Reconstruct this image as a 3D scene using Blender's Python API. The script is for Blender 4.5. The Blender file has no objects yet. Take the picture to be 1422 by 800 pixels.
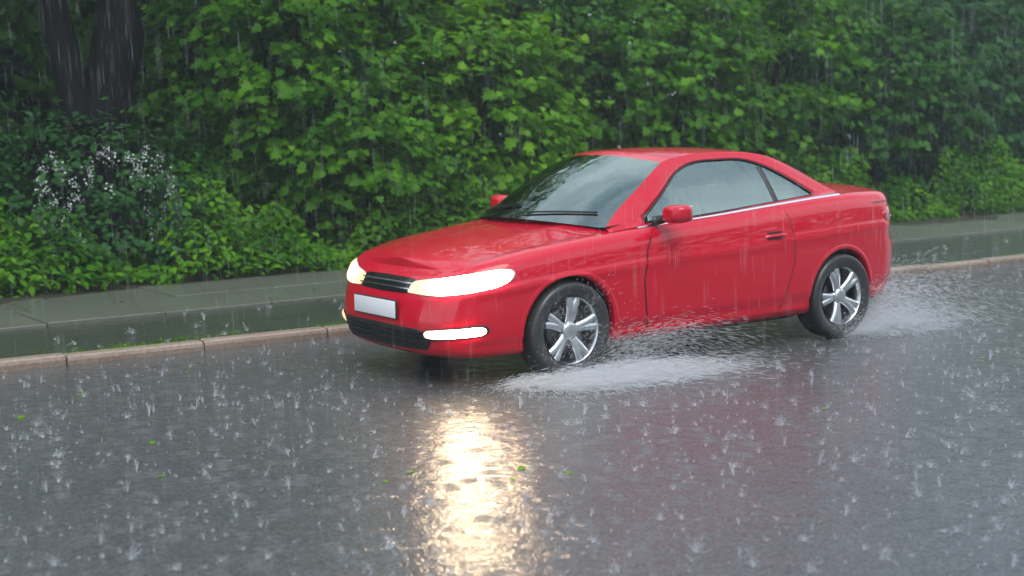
import bpy, bmesh, math, random
import numpy as np
from mathutils import Vector, Matrix

random.seed(7)
rng = np.random.default_rng(11)
scene = bpy.context.scene
COL = scene.collection

# ------------------------------------------------------------------ helpers
def tag(o, label=None, cat=None, group=None, kind=None):
    if label: o['label'] = label
    if cat: o['category'] = cat
    if group: o['group'] = group
    if kind: o['kind'] = kind
    return o

def link(o, parent=None):
    COL.objects.link(o)
    if parent is not None: o.parent = parent
    return o

def mesh_obj(name, verts, faces, mat, parent=None, smooth=True, loc=None):
    me = bpy.data.meshes.new(name)
    me.from_pydata([tuple(map(float, v)) for v in verts], [], [tuple(int(i) for i in f) for f in faces])
    if smooth: me.polygons.foreach_set('use_smooth', [True] * len(me.polygons))
    if mat is not None: me.materials.append(mat)
    me.update()
    o = bpy.data.objects.new(name, me)
    if loc is not None: o.location = loc
    return link(o, parent)

def big_mesh(name, V, F, mat, parent=None, attr=None, smooth=False):
    """V (n,3), F (m,k) arrays of one face size k."""
    me = bpy.data.meshes.new(name)
    n, (m, k) = len(V), F.shape
    me.vertices.add(n); me.vertices.foreach_set('co', np.ascontiguousarray(V, dtype=np.float32).ravel())
    me.loops.add(m * k); me.loops.foreach_set('vertex_index', np.ascontiguousarray(F, dtype=np.int32).ravel())
    me.polygons.add(m)
    me.polygons.foreach_set('loop_start', np.arange(0, m * k, k, dtype=np.int32))
    me.polygons.foreach_set('loop_total', np.full(m, k, dtype=np.int32))
    if smooth: me.polygons.foreach_set('use_smooth', np.ones(m, dtype=bool))
    if attr is not None:
        a = me.attributes.new('tint', 'FLOAT', 'FACE'); a.data.foreach_set('value', attr.astype(np.float32))
    me.materials.append(mat)
    me.update(calc_edges=True)
    o = bpy.data.objects.new(name, me)
    return link(o, parent)

def empty(name, loc, parent=None):
    o = bpy.data.objects.new(name, None); o.location = loc; o.empty_display_size = .2
    return link(o, parent)

class MB:
    """collects pieces of ONE mesh"""
    def __init__(s): s.v = []; s.f = []
    def add(s, v, f):
        b = len(s.v); s.v += [tuple(map(float, p)) for p in v]; s.f += [tuple(int(i) + b for i in q) for q in f]
    def grid(s, P, closed_u=False, closed_v=False):
        P = np.asarray(P, float); a, b = P.shape[:2]; base = len(s.v)
        s.v += [tuple(map(float, p)) for p in P.reshape(-1, 3)]
        for i in range(a if closed_u else a - 1):
            for j in range(b if closed_v else b - 1):
                i2, j2 = (i + 1) % a, (j + 1) % b
                s.f.append((base + i * b + j, base + i2 * b + j, base + i2 * b + j2, base + i * b + j2))
    def tube(s, pts, rad, n=8, caps=True):
        pts = [Vector(p) for p in pts]
        rad = [rad] * len(pts) if not hasattr(rad, '__len__') else rad
        rings = []; up = Vector((0.13, 0.21, 1)).normalized(); prev = None
        for i, p in enumerate(pts):
            t = (pts[min(i + 1, len(pts) - 1)] - pts[max(i - 1, 0)]).normalized()
            if prev is None:
                a = t.cross(up)
                if a.length < 1e-3: a = t.cross(Vector((1, 0, 0)))
            else: a = prev - t * prev.dot(t)
            a.normalize(); prev = a; b = t.cross(a)
            rings.append([p + (a * math.cos(2 * math.pi * k / n) + b * math.sin(2 * math.pi * k / n)) * rad[i] for k in range(n)])
        base = len(s.v)
        s.grid([[tuple(q) for q in r] for r in rings], closed_v=True)
        if caps:
            s.f.append(tuple(base + k for k in range(n))[::-1]); e = base + (len(pts) - 1) * n
            s.f.append(tuple(e + k for k in range(n)))
    def lathe(s, prof, n=48, axis='y', arc=(0, 2 * math.pi), c=(0, 0, 0)):
        """prof: (r, h) pairs, h along axis y"""
        closed = abs(arc[1] - arc[0] - 2 * math.pi) < 1e-6
        k = n if closed else n + 1
        P = []
        for i in range(k):
            t = arc[0] + (arc[1] - arc[0]) * i / n
            P.append([(c[0] + r * math.cos(t), c[1] + h, c[2] + r * math.sin(t)) for r, h in prof])
        s.grid(P, closed_u=closed)
    def box(s, c, d, bev=0.0):
        bm = bmesh.new(); bmesh.ops.create_cube(bm, size=1)
        for v in bm.verts: v.co = Vector((c[0] + v.co.x * d[0], c[1] + v.co.y * d[1], c[2] + v.co.z * d[2]))
        if bev > 0: bmesh.ops.bevel(bm, geom=bm.edges[:], offset=bev, segments=2, affect='EDGES', profile=.5)
        bm.verts.index_update()
        s.add([v.co for v in bm.verts], [[v.index for v in f.verts] for f in bm.faces]); bm.free()
    def build(s, name, mat, parent=None, smooth=True, fix=False, loc=None):
        o = mesh_obj(name, s.v, s.f, mat, parent, smooth, loc)
        if fix:
            bm = bmesh.new(); bm.from_mesh(o.data); bmesh.ops.remove_doubles(bm, verts=bm.verts, dist=1e-5)
            bmesh.ops.recalc_face_normals(bm, faces=bm.faces); bm.to_mesh(o.data); bm.free()
        return o

def sm(a, b, x):
    t = np.clip((np.asarray(x, float) - a) / (b - a), 0, 1); return t * t * (3 - 2 * t)

def spline(pts, n):
    """Catmull-Rom through pts -> n points equal in parameter by chord length"""
    P = np.asarray(pts, float); d = np.r_[0, np.cumsum(np.linalg.norm(np.diff(P, axis=0), axis=1))]
    return curve_at(P, d, np.linspace(0, d[-1], n))
def curve_at(P, d, t):
    m = np.gradient(P, d, axis=0)
    i = np.clip(np.searchsorted(d, t, 'right') - 1, 0, len(d) - 2)
    h = (d[i + 1] - d[i])[:, None]; u = ((t - d[i]))[:, None] / h
    return ((2*u**3-3*u**2+1)*P[i] + (u**3-2*u**2+u)*h*m[i] + (-2*u**3+3*u**2)*P[i+1] + (u**3-u**2)*h*m[i+1])

# ------------------------------------------------------------------ materials
def mat(name):
    m = bpy.data.materials.new(name); m.use_nodes = True
    nt = m.node_tree; nt.nodes.clear()
    return m, nt, nt.nodes.new('ShaderNodeOutputMaterial')
def N(nt, t, **kw):
    n = nt.nodes.new(t)
    for k, v in kw.items():
        if k in n.inputs.keys(): n.inputs[k].default_value = v
        else: setattr(n, k, v)
    return n
def bsdf(nt, out, **kw):
    b = N(nt, 'ShaderNodeBsdfPrincipled', **kw); nt.links.new(b.outputs[0], out.inputs['Surface']); return b
def simple(name, color, rough=.5, metal=0., **kw):
    m, nt, out = mat(name); bsdf(nt, out, **{'Base Color': (*color, 1), 'Roughness': rough, 'Metallic': metal}, **kw); return m
def ramp(nt, stops):
    r = nt.nodes.new('ShaderNodeValToRGB'); e = r.color_ramp.elements
    while len(e) < len(stops): e.new(.5)
    for q, (p, c) in zip(e, stops): q.position = p; q.color = (*c, 1)
    return r
# ------------------------------------------------------------------ the car
def m_paint():
    m, nt, out = mat('red car paint')
    b = bsdf(nt, out, **{'Base Color': (.52, .0004, .020, 1), 'Metallic': .0, 'Roughness': .5, 'Specular IOR Level': .1, 'Coat Weight': 1., 'Coat Roughness': .03, 'Coat IOR': 1.5})
    tc = N(nt, 'ShaderNodeTexCoord')
    v = N(nt, 'ShaderNodeTexVoronoi', Scale=85.); nt.links.new(tc.outputs['Object'], v.inputs['Vector'])
    r = ramp(nt, [(0, (1, 1, 1)), (.28, (0, 0, 0))]); nt.links.new(v.outputs['Distance'], r.inputs[0])
    n2 = N(nt, 'ShaderNodeTexNoise', Scale=9.); nt.links.new(tc.outputs['Object'], n2.inputs['Vector'])
    mu = N(nt, 'ShaderNodeMath', operation='MULTIPLY'); nt.links.new(r.outputs[0], mu.inputs[0]); nt.links.new(n2.outputs[0], mu.inputs[1])
    bp = N(nt, 'ShaderNodeBump', Strength=.14, Distance=.004); nt.links.new(mu.outputs[0], bp.inputs['Height'])
    nt.links.new(bp.outputs[0], b.inputs['Coat Normal'])
    return m
def m_glass(name, tint):
    m, nt, out = mat(name)
    t = N(nt, 'ShaderNodeBsdfTransparent', Color=(*tint, 1)); g = N(nt, 'ShaderNodeBsdfGlossy', Roughness=.03, Color=(.80, 1, .95, 1))
    f = N(nt, 'ShaderNodeFresnel', IOR=3.3)
    tc = N(nt, 'ShaderNodeTexCoord'); w = N(nt, 'ShaderNodeTexNoise', Scale=5., Detail=3.)
    mp = N(nt, 'ShaderNodeMapping', Scale=(1., 1., .35)); nt.links.new(tc.outputs['Object'], mp.inputs[0]); nt.links.new(mp.outputs[0], w.inputs['Vector'])
    bp = N(nt, 'ShaderNodeBump', Strength=.12, Distance=.03); nt.links.new(w.outputs[0], bp.inputs['Height'])
    nt.links.new(bp.outputs[0], g.inputs['Normal'])
    mx = N(nt, 'ShaderNodeMixShader'); nt.links.new(f.outputs[0], mx.inputs[0]); nt.links.new(t.outputs[0], mx.inputs[1]); nt.links.new(g.outputs[0], mx.inputs[2])
    nt.links.new(mx.outputs[0], out.inputs['Surface']); return m
def m_lamp(name, color, core, edge, spots, width):
    # a lamp seen through its lens: hottest in front of the bulbs, dimmer towards the rim
    m, nt, out = mat(name); tc = N(nt, 'ShaderNodeTexCoord'); tot = None
    for sp in spots:
        d = N(nt, 'ShaderNodeVectorMath', operation='DISTANCE'); nt.links.new(tc.outputs['Object'], d.inputs[0]); d.inputs[1].default_value = sp
        r = N(nt, 'ShaderNodeMapRange', interpolation_type='SMOOTHERSTEP'); nt.links.new(d.outputs['Value'], r.inputs[0])
        r.inputs[1].default_value = 0.; r.inputs[2].default_value = width; r.inputs[3].default_value = core; r.inputs[4].default_value = edge
        if tot is None: tot = r.outputs[0]
        else:
            a = N(nt, 'ShaderNodeMath', operation='ADD'); nt.links.new(tot, a.inputs[0]); nt.links.new(r.outputs[0], a.inputs[1]); tot = a.outputs[0]
    e = N(nt, 'ShaderNodeEmission', Color=(*color, 1)); nt.links.new(tot, e.inputs['Strength'])
    g = N(nt, 'ShaderNodeBsdfGlossy', Roughness=.05); g.inputs['Color'].default_value = (.06, .06, .06, 1)
    ad = N(nt, 'ShaderNodeAddShader'); nt.links.new(e.outputs[0], ad.inputs[0]); nt.links.new(g.outputs[0], ad.inputs[1]); nt.links.new(ad.outputs[0], out.inputs['Surface']); return m
def m_emit(name, color, s):
    m, nt, out = mat(name); e = N(nt, 'ShaderNodeEmission', Color=(*color, 1), Strength=s); nt.links.new(e.outputs[0], out.inputs['Surface']); return m
PAINT = m_paint()
GLASS = m_glass('greenish window glass', (.48, .74, .62))
BLACK = simple('black plastic', (.012, .012, .014), .45)
GLOSSBLACK = simple('gloss black trim', (.01, .01, .011), .12)
CHROME = simple('bright trim', (.75, .76, .78), .18, 1.)
RUBBER = simple('wet tyre rubber', (.035, .036, .039), .32)
ALLOY = simple('silver alloy', (.62, .64, .67), .28, 1.)
DARKMETAL = simple('brake metal', (.12, .12, .13), .4, 1.)
SEAT = simple('dark upholstery', (.03, .03, .033), .7)
PLATE = simple('white number plate', (.78, .79, .82), .35)
TAIL = simple('red lamp lens', (.42, .015, .03), .06, 0., **{'Coat Weight': 1.})
CLEARLENS = simple('pale lamp lens', (.70, .60, .62), .08, 0., **{'Coat Weight': 1.})
LAMP_ON = m_lamp('lit headlight', (1., .74, .46), 66., .55, [(-.70 - 1.3, -.62, .650), (-.50 - 1.3, -.77, .685)], .23)
LAMP_FAR = m_lamp('dim lit headlight', (1., .62, .34), 1.5, .5, [(-.84 - 1.3, .50, .635), (-.74 - 1.3, .64, .655)], .25)
FOG_ON = m_lamp('lit fog lamp', (1., .74, .45), 66., 1.0, [(-.70 - 1.3, -.66, .35), (-.58 - 1.3, -.74, .36)], .20)

car = empty('convertible_car', (1.3, .895, 0))
tag(car, 'red two-door hardtop convertible car driving through rain with its headlights lit', 'car')
OX = 1.3    # car parts are modelled with the front axle at x=0, y=0 on the car's middle; shifted so the root is its middle

# plan outline of one half: x, half width
OUT = spline([(-.925, 0), (-.916, .28), (-.868, .52), (-.745, .715), (-.53, .812), (-.26, .855), (.1, .880), (.7, .893), (1.4, .895),
              (2.1, .892), (2.6, .880), (2.95, .852), (3.24, .79), (3.39, .66), (3.46, .42), (3.49, 0)], 1200)
SL = np.r_[0, np.cumsum(np.linalg.norm(np.diff(OUT, axis=0), axis=1))]; SMAX = SL[-1]
TN = np.gradient(OUT, SL, axis=0); NRM = np.stack([-TN[:, 1], TN[:, 0]], 1); NRM /= np.linalg.norm(NRM, axis=1)[:, None]   # outward
def out_at(s): return np.array([np.interp(s, SL, OUT[:, 0]), np.interp(s, SL, OUT[:, 1])])
def nrm_at(s):
    n = np.array([np.interp(s, SL, NRM[:, 0]), np.interp(s, SL, NRM[:, 1])]); return n / np.linalg.norm(n)
i0 = int(np.argmax(OUT[:, 1] > .75)); i1 = len(OUT) - int(np.argmax(OUT[::-1, 1] > .75))
def s_of_x(x): return float(np.interp(x, OUT[i0:i1, 0], SL[i0:i1]))
ZT = ([-.9, -.8, -.65, -.5, -.3, 0, .4, .8, 1.4, 2.0, 2.5, 2.9, 3.2, 3.4, 3.54],
      [.722, .738, .767, .796, .83, .868, .908, .945, .985, 1.03, 1.062, 1.075, 1.07, 1.06, 1.045])
ZC = ([-.9, -.84, -.75, -.6, -.4, -.1, .3, .6, 1, 2.4, 2.7, 3.0, 3.3, 3.45, 3.54],
      [.722, .747, .777, .822, .868, .92, .972, 1.01, 1.02, 1.10, 1.118, 1.122, 1.115, 1.095, 1.045])
ZB = ([-.9, -.6, -.3, .4, 2.2, 3.0, 3.3, 3.54], [.19, .19, .20, .20, .21, .24, .28, .30])
def smooth1(tab):
    X = np.array(tab[0], float); Y = np.array(tab[1], float)
    def f(x):
        x = min(max(x, X[0]), X[-1]); return float(curve_at(Y[:, None], X, np.array([x]))[0, 0])
    return f
zt = smooth1(ZT); zc = smooth1(ZC)
def zb(x): return float(np.interp(x, *ZB))
PS = ([0, .03, .07, .14, .18, .3, .5, .62, .70, .735, .80, .88, .94, .98, 1.], [.085, .045, .03, .028, .012, .006, 0, 0, -.009, .006, .012, .023, .042, .068, .10])
PF = ([0, .05, .12, .2, .3, .42, .55, .65, .75, .85, .93, 1.], [.10, .05, .03, .02, .0, .0, .015, .03, .055, .09, .125, .18])
PR = ([0, .05, .15, .35, .48, .53, .58, .61, .75, .88, .95, 1.], [.12, .06, .03, .0, .0, .012, .05, .066, .068, .06, .062, .09])
def surf(s, z, off=0.):
    """point of the body shell at outline arc length s (from the nose) and height z; near side has negative y"""
    p, n = out_at(s), nrm_at(s); x0 = p[0]
    b, t = zb(x0), zt(x0); v = (z - b) / (t - b)
    wf = max(0, -n[0]) ** 1.6; wr = max(0, n[0]) ** 1.6
    ins = (1 - wf - wr) * np.interp(v, *PS) + wf * np.interp(v, *PF) + wr * np.interp(v, *PR)
    q = p - n * (ins - off)
    return np.array([q[0], -max(q[1], 0) if off <= 0 else -q[1], z])
def mirror(P): P = np.array(P, float); P[..., 1] *= -1; return P
def shift(P): P = np.array(P, float); P[..., 0] -= OX; return P

WR, ARCH, WZ = .317, .358, .317
AXLES = (0., 2.578)
# --- shell: body rings + top, with wheel arches cut out
def shell():
    xs_arch = []
    ss = list(np.linspace(0, SMAX, 236))
    vs = np.r_[0, .03, .06, .10, .14, .18, np.linspace(.23, .66, 12), .70, .735, .77, .81, .85, .885, .915, .94, .96, .98, 1.]
    G = np.zeros((len(ss), len(vs), 3))
    for i, s in enumerate(ss):
        x0 = out_at(s)[0]; b, t = zb(x0), zt(x0)
        for j, v in enumerate(vs): G[i, j] = surf(s, b + v * (t - b))
    a, bn = G.shape[:2]
    inside = np.zeros((a, bn), bool)
    side = np.abs(G[:, :, 1]) > .55
    for cx in AXLES: inside |= (np.hypot(G[:, :, 0] - cx, G[:, :, 2] - WZ) < ARCH) & side
    keep = np.ones((a - 1, bn - 1), bool)
    for i in range(a - 1):
        for j in range(bn - 1):
            if inside[i, j] and inside[i+1, j] and inside[i, j+1] and inside[i+1, j+1]: keep[i, j] = False
    for i in range(a):
        for j in range(bn):
            if inside[i, j]:
                cx = min(AXLES, key=lambda c: abs(G[i, j, 0] - c))
                dx, dz = G[i, j, 0] - cx, G[i, j, 2] - WZ; r = math.hypot(dx, dz)
                G[i, j, 0] = cx + dx * ARCH / r; G[i, j, 2] = WZ + dz * ARCH / r
    # top: from the shoulder to the middle
    tt = np.array([0, .02, .05, .09, .14, .2, .28, .4, .55, .72, .88, 1.])
    T = np.zeros((a, len(tt), 3)); topk = np.ones((a - 1, len(tt) - 1), bool)
    for i, s in enumerate(ss):
        p = G[i, -1]; c = zc(p[0])
        for k, t in enumerate(tt):
            q = 1 - (1 - t) ** 2.4
            z = p[2] + (c - p[2]) * q
            y = p[1] * (1 - t)
            # two soft creases running up the bonnet
            if p[0] < .7: z += .010 * math.exp(-((abs(y) - (.46 + .10 * p[0])) / .05) ** 2) * sm(-.55, .1, p[0])
            T[i, k] = (p[0], y, z)
        if i < a - 1 and .70 < p[0] < 2.56: topk[i, 2:] = False
    m = MB()
    for sgn in (1, -1):
        g = shift(G if sgn == 1 else mirror(G)); tq = shift(T if sgn == 1 else mirror(T))
        for arr, kp in ((g, keep), (tq, topk)):
            A, B = arr.shape[:2]; base = len(m.v); m.v += [tuple(p) for p in arr.reshape(-1, 3)]
            for i in range(A - 1):
                for j in range(B - 1):
                    if kp[i, j]:
                        f = (base + i*B + j, base + (i+1)*B + j, base + (i+1)*B + j + 1, base + i*B + j + 1)
                        m.f.append(f if sgn == 1 else f[::-1])
    o = m.build('body_shell', PAINT, car, fix=True)
    return o
body = shell()

# --- pieces that follow the shell: domed patches in (s, z) coordinates
def patch(name, poly, material, parent, dome=.008, base=.003, rings=7, side=-1, n=90, fn=None, smoothing=True):
    fn = fn or surf
    P = np.asarray(poly, float); P = np.vstack([P, P[:1]])
    d = np.r_[0, np.cumsum(np.linalg.norm(np.diff(P, axis=0), axis=1))]
    t = np.linspace(0, d[-1], n, endpoint=False)
    L = np.stack([np.interp(t, d, P[:, 0]), np.interp(t, d, P[:, 1])], 1)
    if smoothing:
        for _ in range(2): L = (np.roll(L, 1, 0) + 2 * L + np.roll(L, -1, 0)) / 4
    c = L.mean(0)
    V = []; F = []
    rr = [1.0, 1.0] + list(np.linspace(.96, .12, rings)) + [0.0]
    hh = [-.006, base] + [base + dome * (1 - q ** 4) for q in np.linspace(.96, .12, rings)] + [base + dome]
    for r, h in zip(rr[:-1], hh[:-1]):
        for q in L:
            a = c + (q - c) * r; V.append(fn(a[0], a[1], h))
    for k in range(len(rr) - 2):
        for i in range(n):
            j = (i + 1) % n; F.append((k*n+i, (k+1)*n+i, (k+1)*n+j, k*n+j))
    V.append(fn(c[0], c[1], hh[-1])); k = len(rr) - 2
    for i in range(n): F.append((k*n+i, len(V)-1, k*n+(i+1) % n))
    V = np.array(V)
    if side > 0: V = mirror(V)
    m = MB(); m.add(shift(V), F)
    return m.build(name, material, parent, fix=True)
def surf_front(a, z, off=0.):
    """like surf but a may be negative: the far side of the nose / tail"""
    p = surf(abs(a), z, off)
    if a < 0: p = p * np.array([1, -1, 1])
    return p
def surf_rear(a, z, off=0.):
    p = surf(SMAX - abs(a), z, off)
    if a < 0: p = p * np.array([1, -1, 1])
    return p
def strip(name, pts, w, material, parent, fn=None, off=.004, side=-1, n=60, th=.004):
    """thin raised band following a line in (s,z)"""
    fn = fn or surf
    L = spline(pts, n); m = MB(); P = []
    for a, z in L: P.append([fn(a, z - w/2, -.002), fn(a, z - w/2, off), fn(a, z + w/2, off), fn(a, z + w/2, -.002)])
    P = np.array(P)
    if side > 0: P = mirror(P)
    m.grid(shift(P)); return m.build(name, material, parent, fix=True, smooth=False)
SX = s_of_x

# doors: dark seal under, painted skin over
for sd in (-1, 1):
    dpoly = [(SX(.66), .235), (SX(.62), .40), (SX(.60), .60), (SX(.64), .80), (SX(.72), zt(.72) - .012), (SX(1.3), zt(1.3) - .012), (SX(1.96), zt(1.96) - .012),
             (SX(2.02), .80), (SX(2.03), .62), (SX(1.96), .42), (SX(1.90), .29), (SX(1.84), .235)]
    c = np.mean(dpoly, 0)
    def door_skin(poly, off, material, name, parent):
        # dense grid fill between the front and rear edge
        z0, z1 = .235, None; rows = []
        zz = np.linspace(0, 1, 26)
        fe = np.array([(p[0], p[1]) for p in poly[:5]]); re = np.array([(p[0], p[1]) for p in (poly[6], poly[7], poly[8], poly[9], poly[10], poly[11])])[::-1]
        for q in zz:
            zf = .235 + q * (fe[-1, 1] - .235); zr = .235 + q * (re[-1, 1] - .235)
            sa = np.interp(zf, fe[:, 1], fe[:, 0]); sb = np.interp(zr, re[:, 1], re[:, 0])
            rows.append([surf(sa + (sb - sa) * u, zf + (zr - zf) * u, off) for u in np.linspace(0, 1, 40)])
        P = np.array(rows)
        edge = []
        m = MB(); Q = P if sd < 0 else mirror(P); m.grid(shift(Q))
        # returned edge
        loop = list(P[0]) + list(P[1:, -1]) + list(P[-1, -2::-1]) + list(P[-2:0:-1, 0])
        inn = [p + np.array([0, off + .004, 0]) for p in loop]
        R = np.array([loop, inn]).transpose(1, 0, 2); R = R if sd < 0 else mirror(R)
        m.grid(shift(R), closed_u=True)
        return m.build(name, material, parent)
    door = door_skin(dpoly, .003, PAINT, 'door', car)
    g = .009
    ins = [(c[0] + (p[0]-c[0]) * (1 + g / .65), c[1] + (p[1]-c[1]) * (1 + g / .33) if i not in (4, 5, 6) else p[1] + .003) for i, p in enumerate(dpoly)]
    door_skin(ins, .0016, BLACK, 'door_seal', door)
    hd = patch('handle', [(SX(1.72), .806), (SX(1.74), .826), (SX(1.92), .832), (SX(1.945), .82), (SX(1.92), .806), (SX(1.75), .800)], PAINT, door, dome=.022, base=.008, side=sd)
    patch('handle_recess', [(SX(1.74), .79), (SX(1.75), .842), (SX(1.90), .845), (SX(1.90), .79)], BLACK, door, dome=.0, base=.0055, side=sd, rings=2)
    # bright sill strip
    strip('sill_trim', [(SX(.42), .262), (SX(1.2), .262), (SX(2.16), .270)], .010, PAINT, car, off=.012, side=sd)
    # belt trim under the glass
    def belt(a, z, off=0.): return surf(a, z, off)
    Pb = []
    for x in np.linspace(.62, 2.64, 70):
        p = surf(SX(x), zt(x)); Pb.append([p + np.array([0, -.000, -.010]) + np.array([0, -.004, 0]), p + np.array([0, -.004, .006]), p + np.array([0, .012, .012]), p + np.array([0, .03, .010])])
    Pb = np.array(Pb); Pb = Pb if sd < 0 else mirror(Pb)
    m = MB(); m.grid(shift(Pb)); m.build('belt_trim', CHROME, car, fix=True)
    # side marker lamp by the wing, fuel flap omitted

# wheel arches: lip + dark liner
for cx in AXLES:
    for sd in (-1, 1):
        P = []
        for t in np.linspace(math.radians(-14), math.radians(194), 64):
            row = []
            for r, o, inn in ((ARCH + .030, .000, 0), (ARCH + .024, .003, 0), (ARCH + .010, .005, 0), (ARCH + .002, .003, 0), (ARCH - .006, -.004, 0), (ARCH - .006, -.05, 0)):
                x, z = cx + r * math.cos(t), WZ + r * math.sin(t)
                z = max(z, zb(x) + .006)
                p = surf(SX(min(max(x, -.6), 3.2)), z, o); p[0] = x
                row.append(p)
            P.append(row)
        P = np.array(P); P = P if sd < 0 else mirror(P)
        m = MB(); m.grid(shift(P)); m.build('wheel_arch', PAINT, car, fix=True)
        m = MB(); y0 = -.83 * 1
        m.lathe([(ARCH + .0, -.815), (ARCH + .0, -.46), (.05, -.46)], n=40, arc=(math.radians(-20), math.radians(200)), c=(cx - OX, 0, WZ))
        if sd > 0: m.v = [(a, -b, c_) for a, b, c_ in m.v]
        m.build('arch_liner', BLACK, car, fix=True)
# underside
m = MB(); m.box((1.3 - OX, 0, .25), (4.1, 1.0, .12), .03); m.box((1.29 - OX, 0, .25), (1.7, 1.62, .12), .03)
m.build('underbody', BLACK, car)

# --- cabin
def yg(x, z):   # half width of the cabin side at x, z
    return .815 - .50 * (z - .95) - .38 * max(0, z - .95) ** 2 - .10 * sm(.95, .45, x) * 1 - .06 * sm(2.0, 2.75, x)
def rail_pt(x, z): return np.array([x, -yg(x, z), z])
RAIL = [(.40, .940), (.54, 1.044), (.72, 1.165), (.92, 1.290), (1.05, 1.350), (1.27, 1.390), (1.6, 1.408), (1.92, 1.398), (2.14, 1.358), (2.33, 1.278), (2.50, 1.190), (2.66, 1.108), (2.74, 1.075)]
RL = spline(RAIL, 90)
def belt_pt(x): return np.array([x, surf(SX(x), zt(x))[1] + .02, zt(x) + .006])
# windscreen
def coons(top, bot, n, bulge=None):
    P = []
    for v in np.linspace(0, 1, n): P.append(bot + (top - bot) * v)
    return np.array(P)
NW = 41
uu = np.linspace(-1, 1, NW)
fb = rail_pt(.40, .940); ft = rail_pt(1.05, 1.350)
bot = np.array([(.40 - .26 * (1 - u*u), 0, .935 + .055 * (1 - u*u)) for u in uu]); bot[:, 1] = uu * abs(fb[1])
top = np.array([(1.05 - .14 * (1 - u*u), u * abs(ft[1]), 1.350 + .050 * (1 - abs(u)**2.2)) for u in uu])
WS = coons(top, bot, 18)
for j in range(18):   # follow the A pillar and bulge
    v = j / 17.; e = .940 + v * (1.350 - .940); xr_ = float(np.interp(e, RL[:30, 1], RL[:30, 0])) if e < 1.35 else 1.05
    q = rail_pt(xr_, e); dx = q[0] - WS[j, -1, 0]; dy = abs(q[1]) - WS[j, -1, 1]; dz = e - WS[j, -1, 2]; wt = uu ** 2
    WS[j, :, 0] += dx * wt; WS[j, :, 1] += dy * uu; WS[j, :, 2] += dz * wt + .022 * math.sin(math.pi * v) * (1 - uu ** 4)
m = MB(); m.grid(shift(WS)); wsg = m.build('windscreen', GLASS, car, fix=True)
# roof
rb = rail_pt(2.14, 1.358)
RN = 24
roof = []
xr = np.linspace(0, 1, RN)
for u in uu:
    pts = []
    for t in xr:
        xe = 1.05 + t * (2.14 - 1.05); ze = float(np.interp(xe, RL[:, 0], RL[:, 1])); ye = yg(xe, ze)
        xc = .91 + t * (2.20 - .91); zc_ = 1.400 + .046 * math.sin(math.pi * min(1, t * .55 + .25)) * (1 - (2*t-1)**4 * .4) - .02 * t ** 3
        q = 1 - abs(u) ** 2.2
        pts.append((xe + (xc - xe) * (1 - u*u), u * ye, ze + (zc_ - ze) * q))
    roof.append(pts)
roof = np.array(roof)
roof[:, 0, :] = top; 
m = MB(); m.grid(shift(roof)); m.build('roof', PAINT, car, fix=True)
# rear window
rtop = roof[:, -1, :]
rbb = rail_pt(2.68, 1.10)
rbot = np.array([(2.68 + .14 * (1 - u*u), u * abs(rbb[1]), 1.10 + .012 * (1 - u*u)) for u in uu])
RW = coons(rtop, rbot, 14)
for j in range(14):
    v = j / 13.; e = 1.10 + v * (1.358 - 1.10); xr_ = float(np.interp(-e, -RL[60:, 1], RL[60:, 0])); q = rail_pt(xr_, e)
    dx = q[0] - RW[j, -1, 0]; dy = abs(q[1]) - RW[j, -1, 1]; dz = e - RW[j, -1, 2]; wt = uu ** 2
    RW[j, :, 0] += dx * wt; RW[j, :, 1] += dy * uu; RW[j, :, 2] += dz * wt + .02 * math.sin(math.pi * v) * (1 - uu ** 4)
m = MB(); m.grid(shift(RW)); m.build('rear_window', GLASS, car, fix=True)
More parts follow.
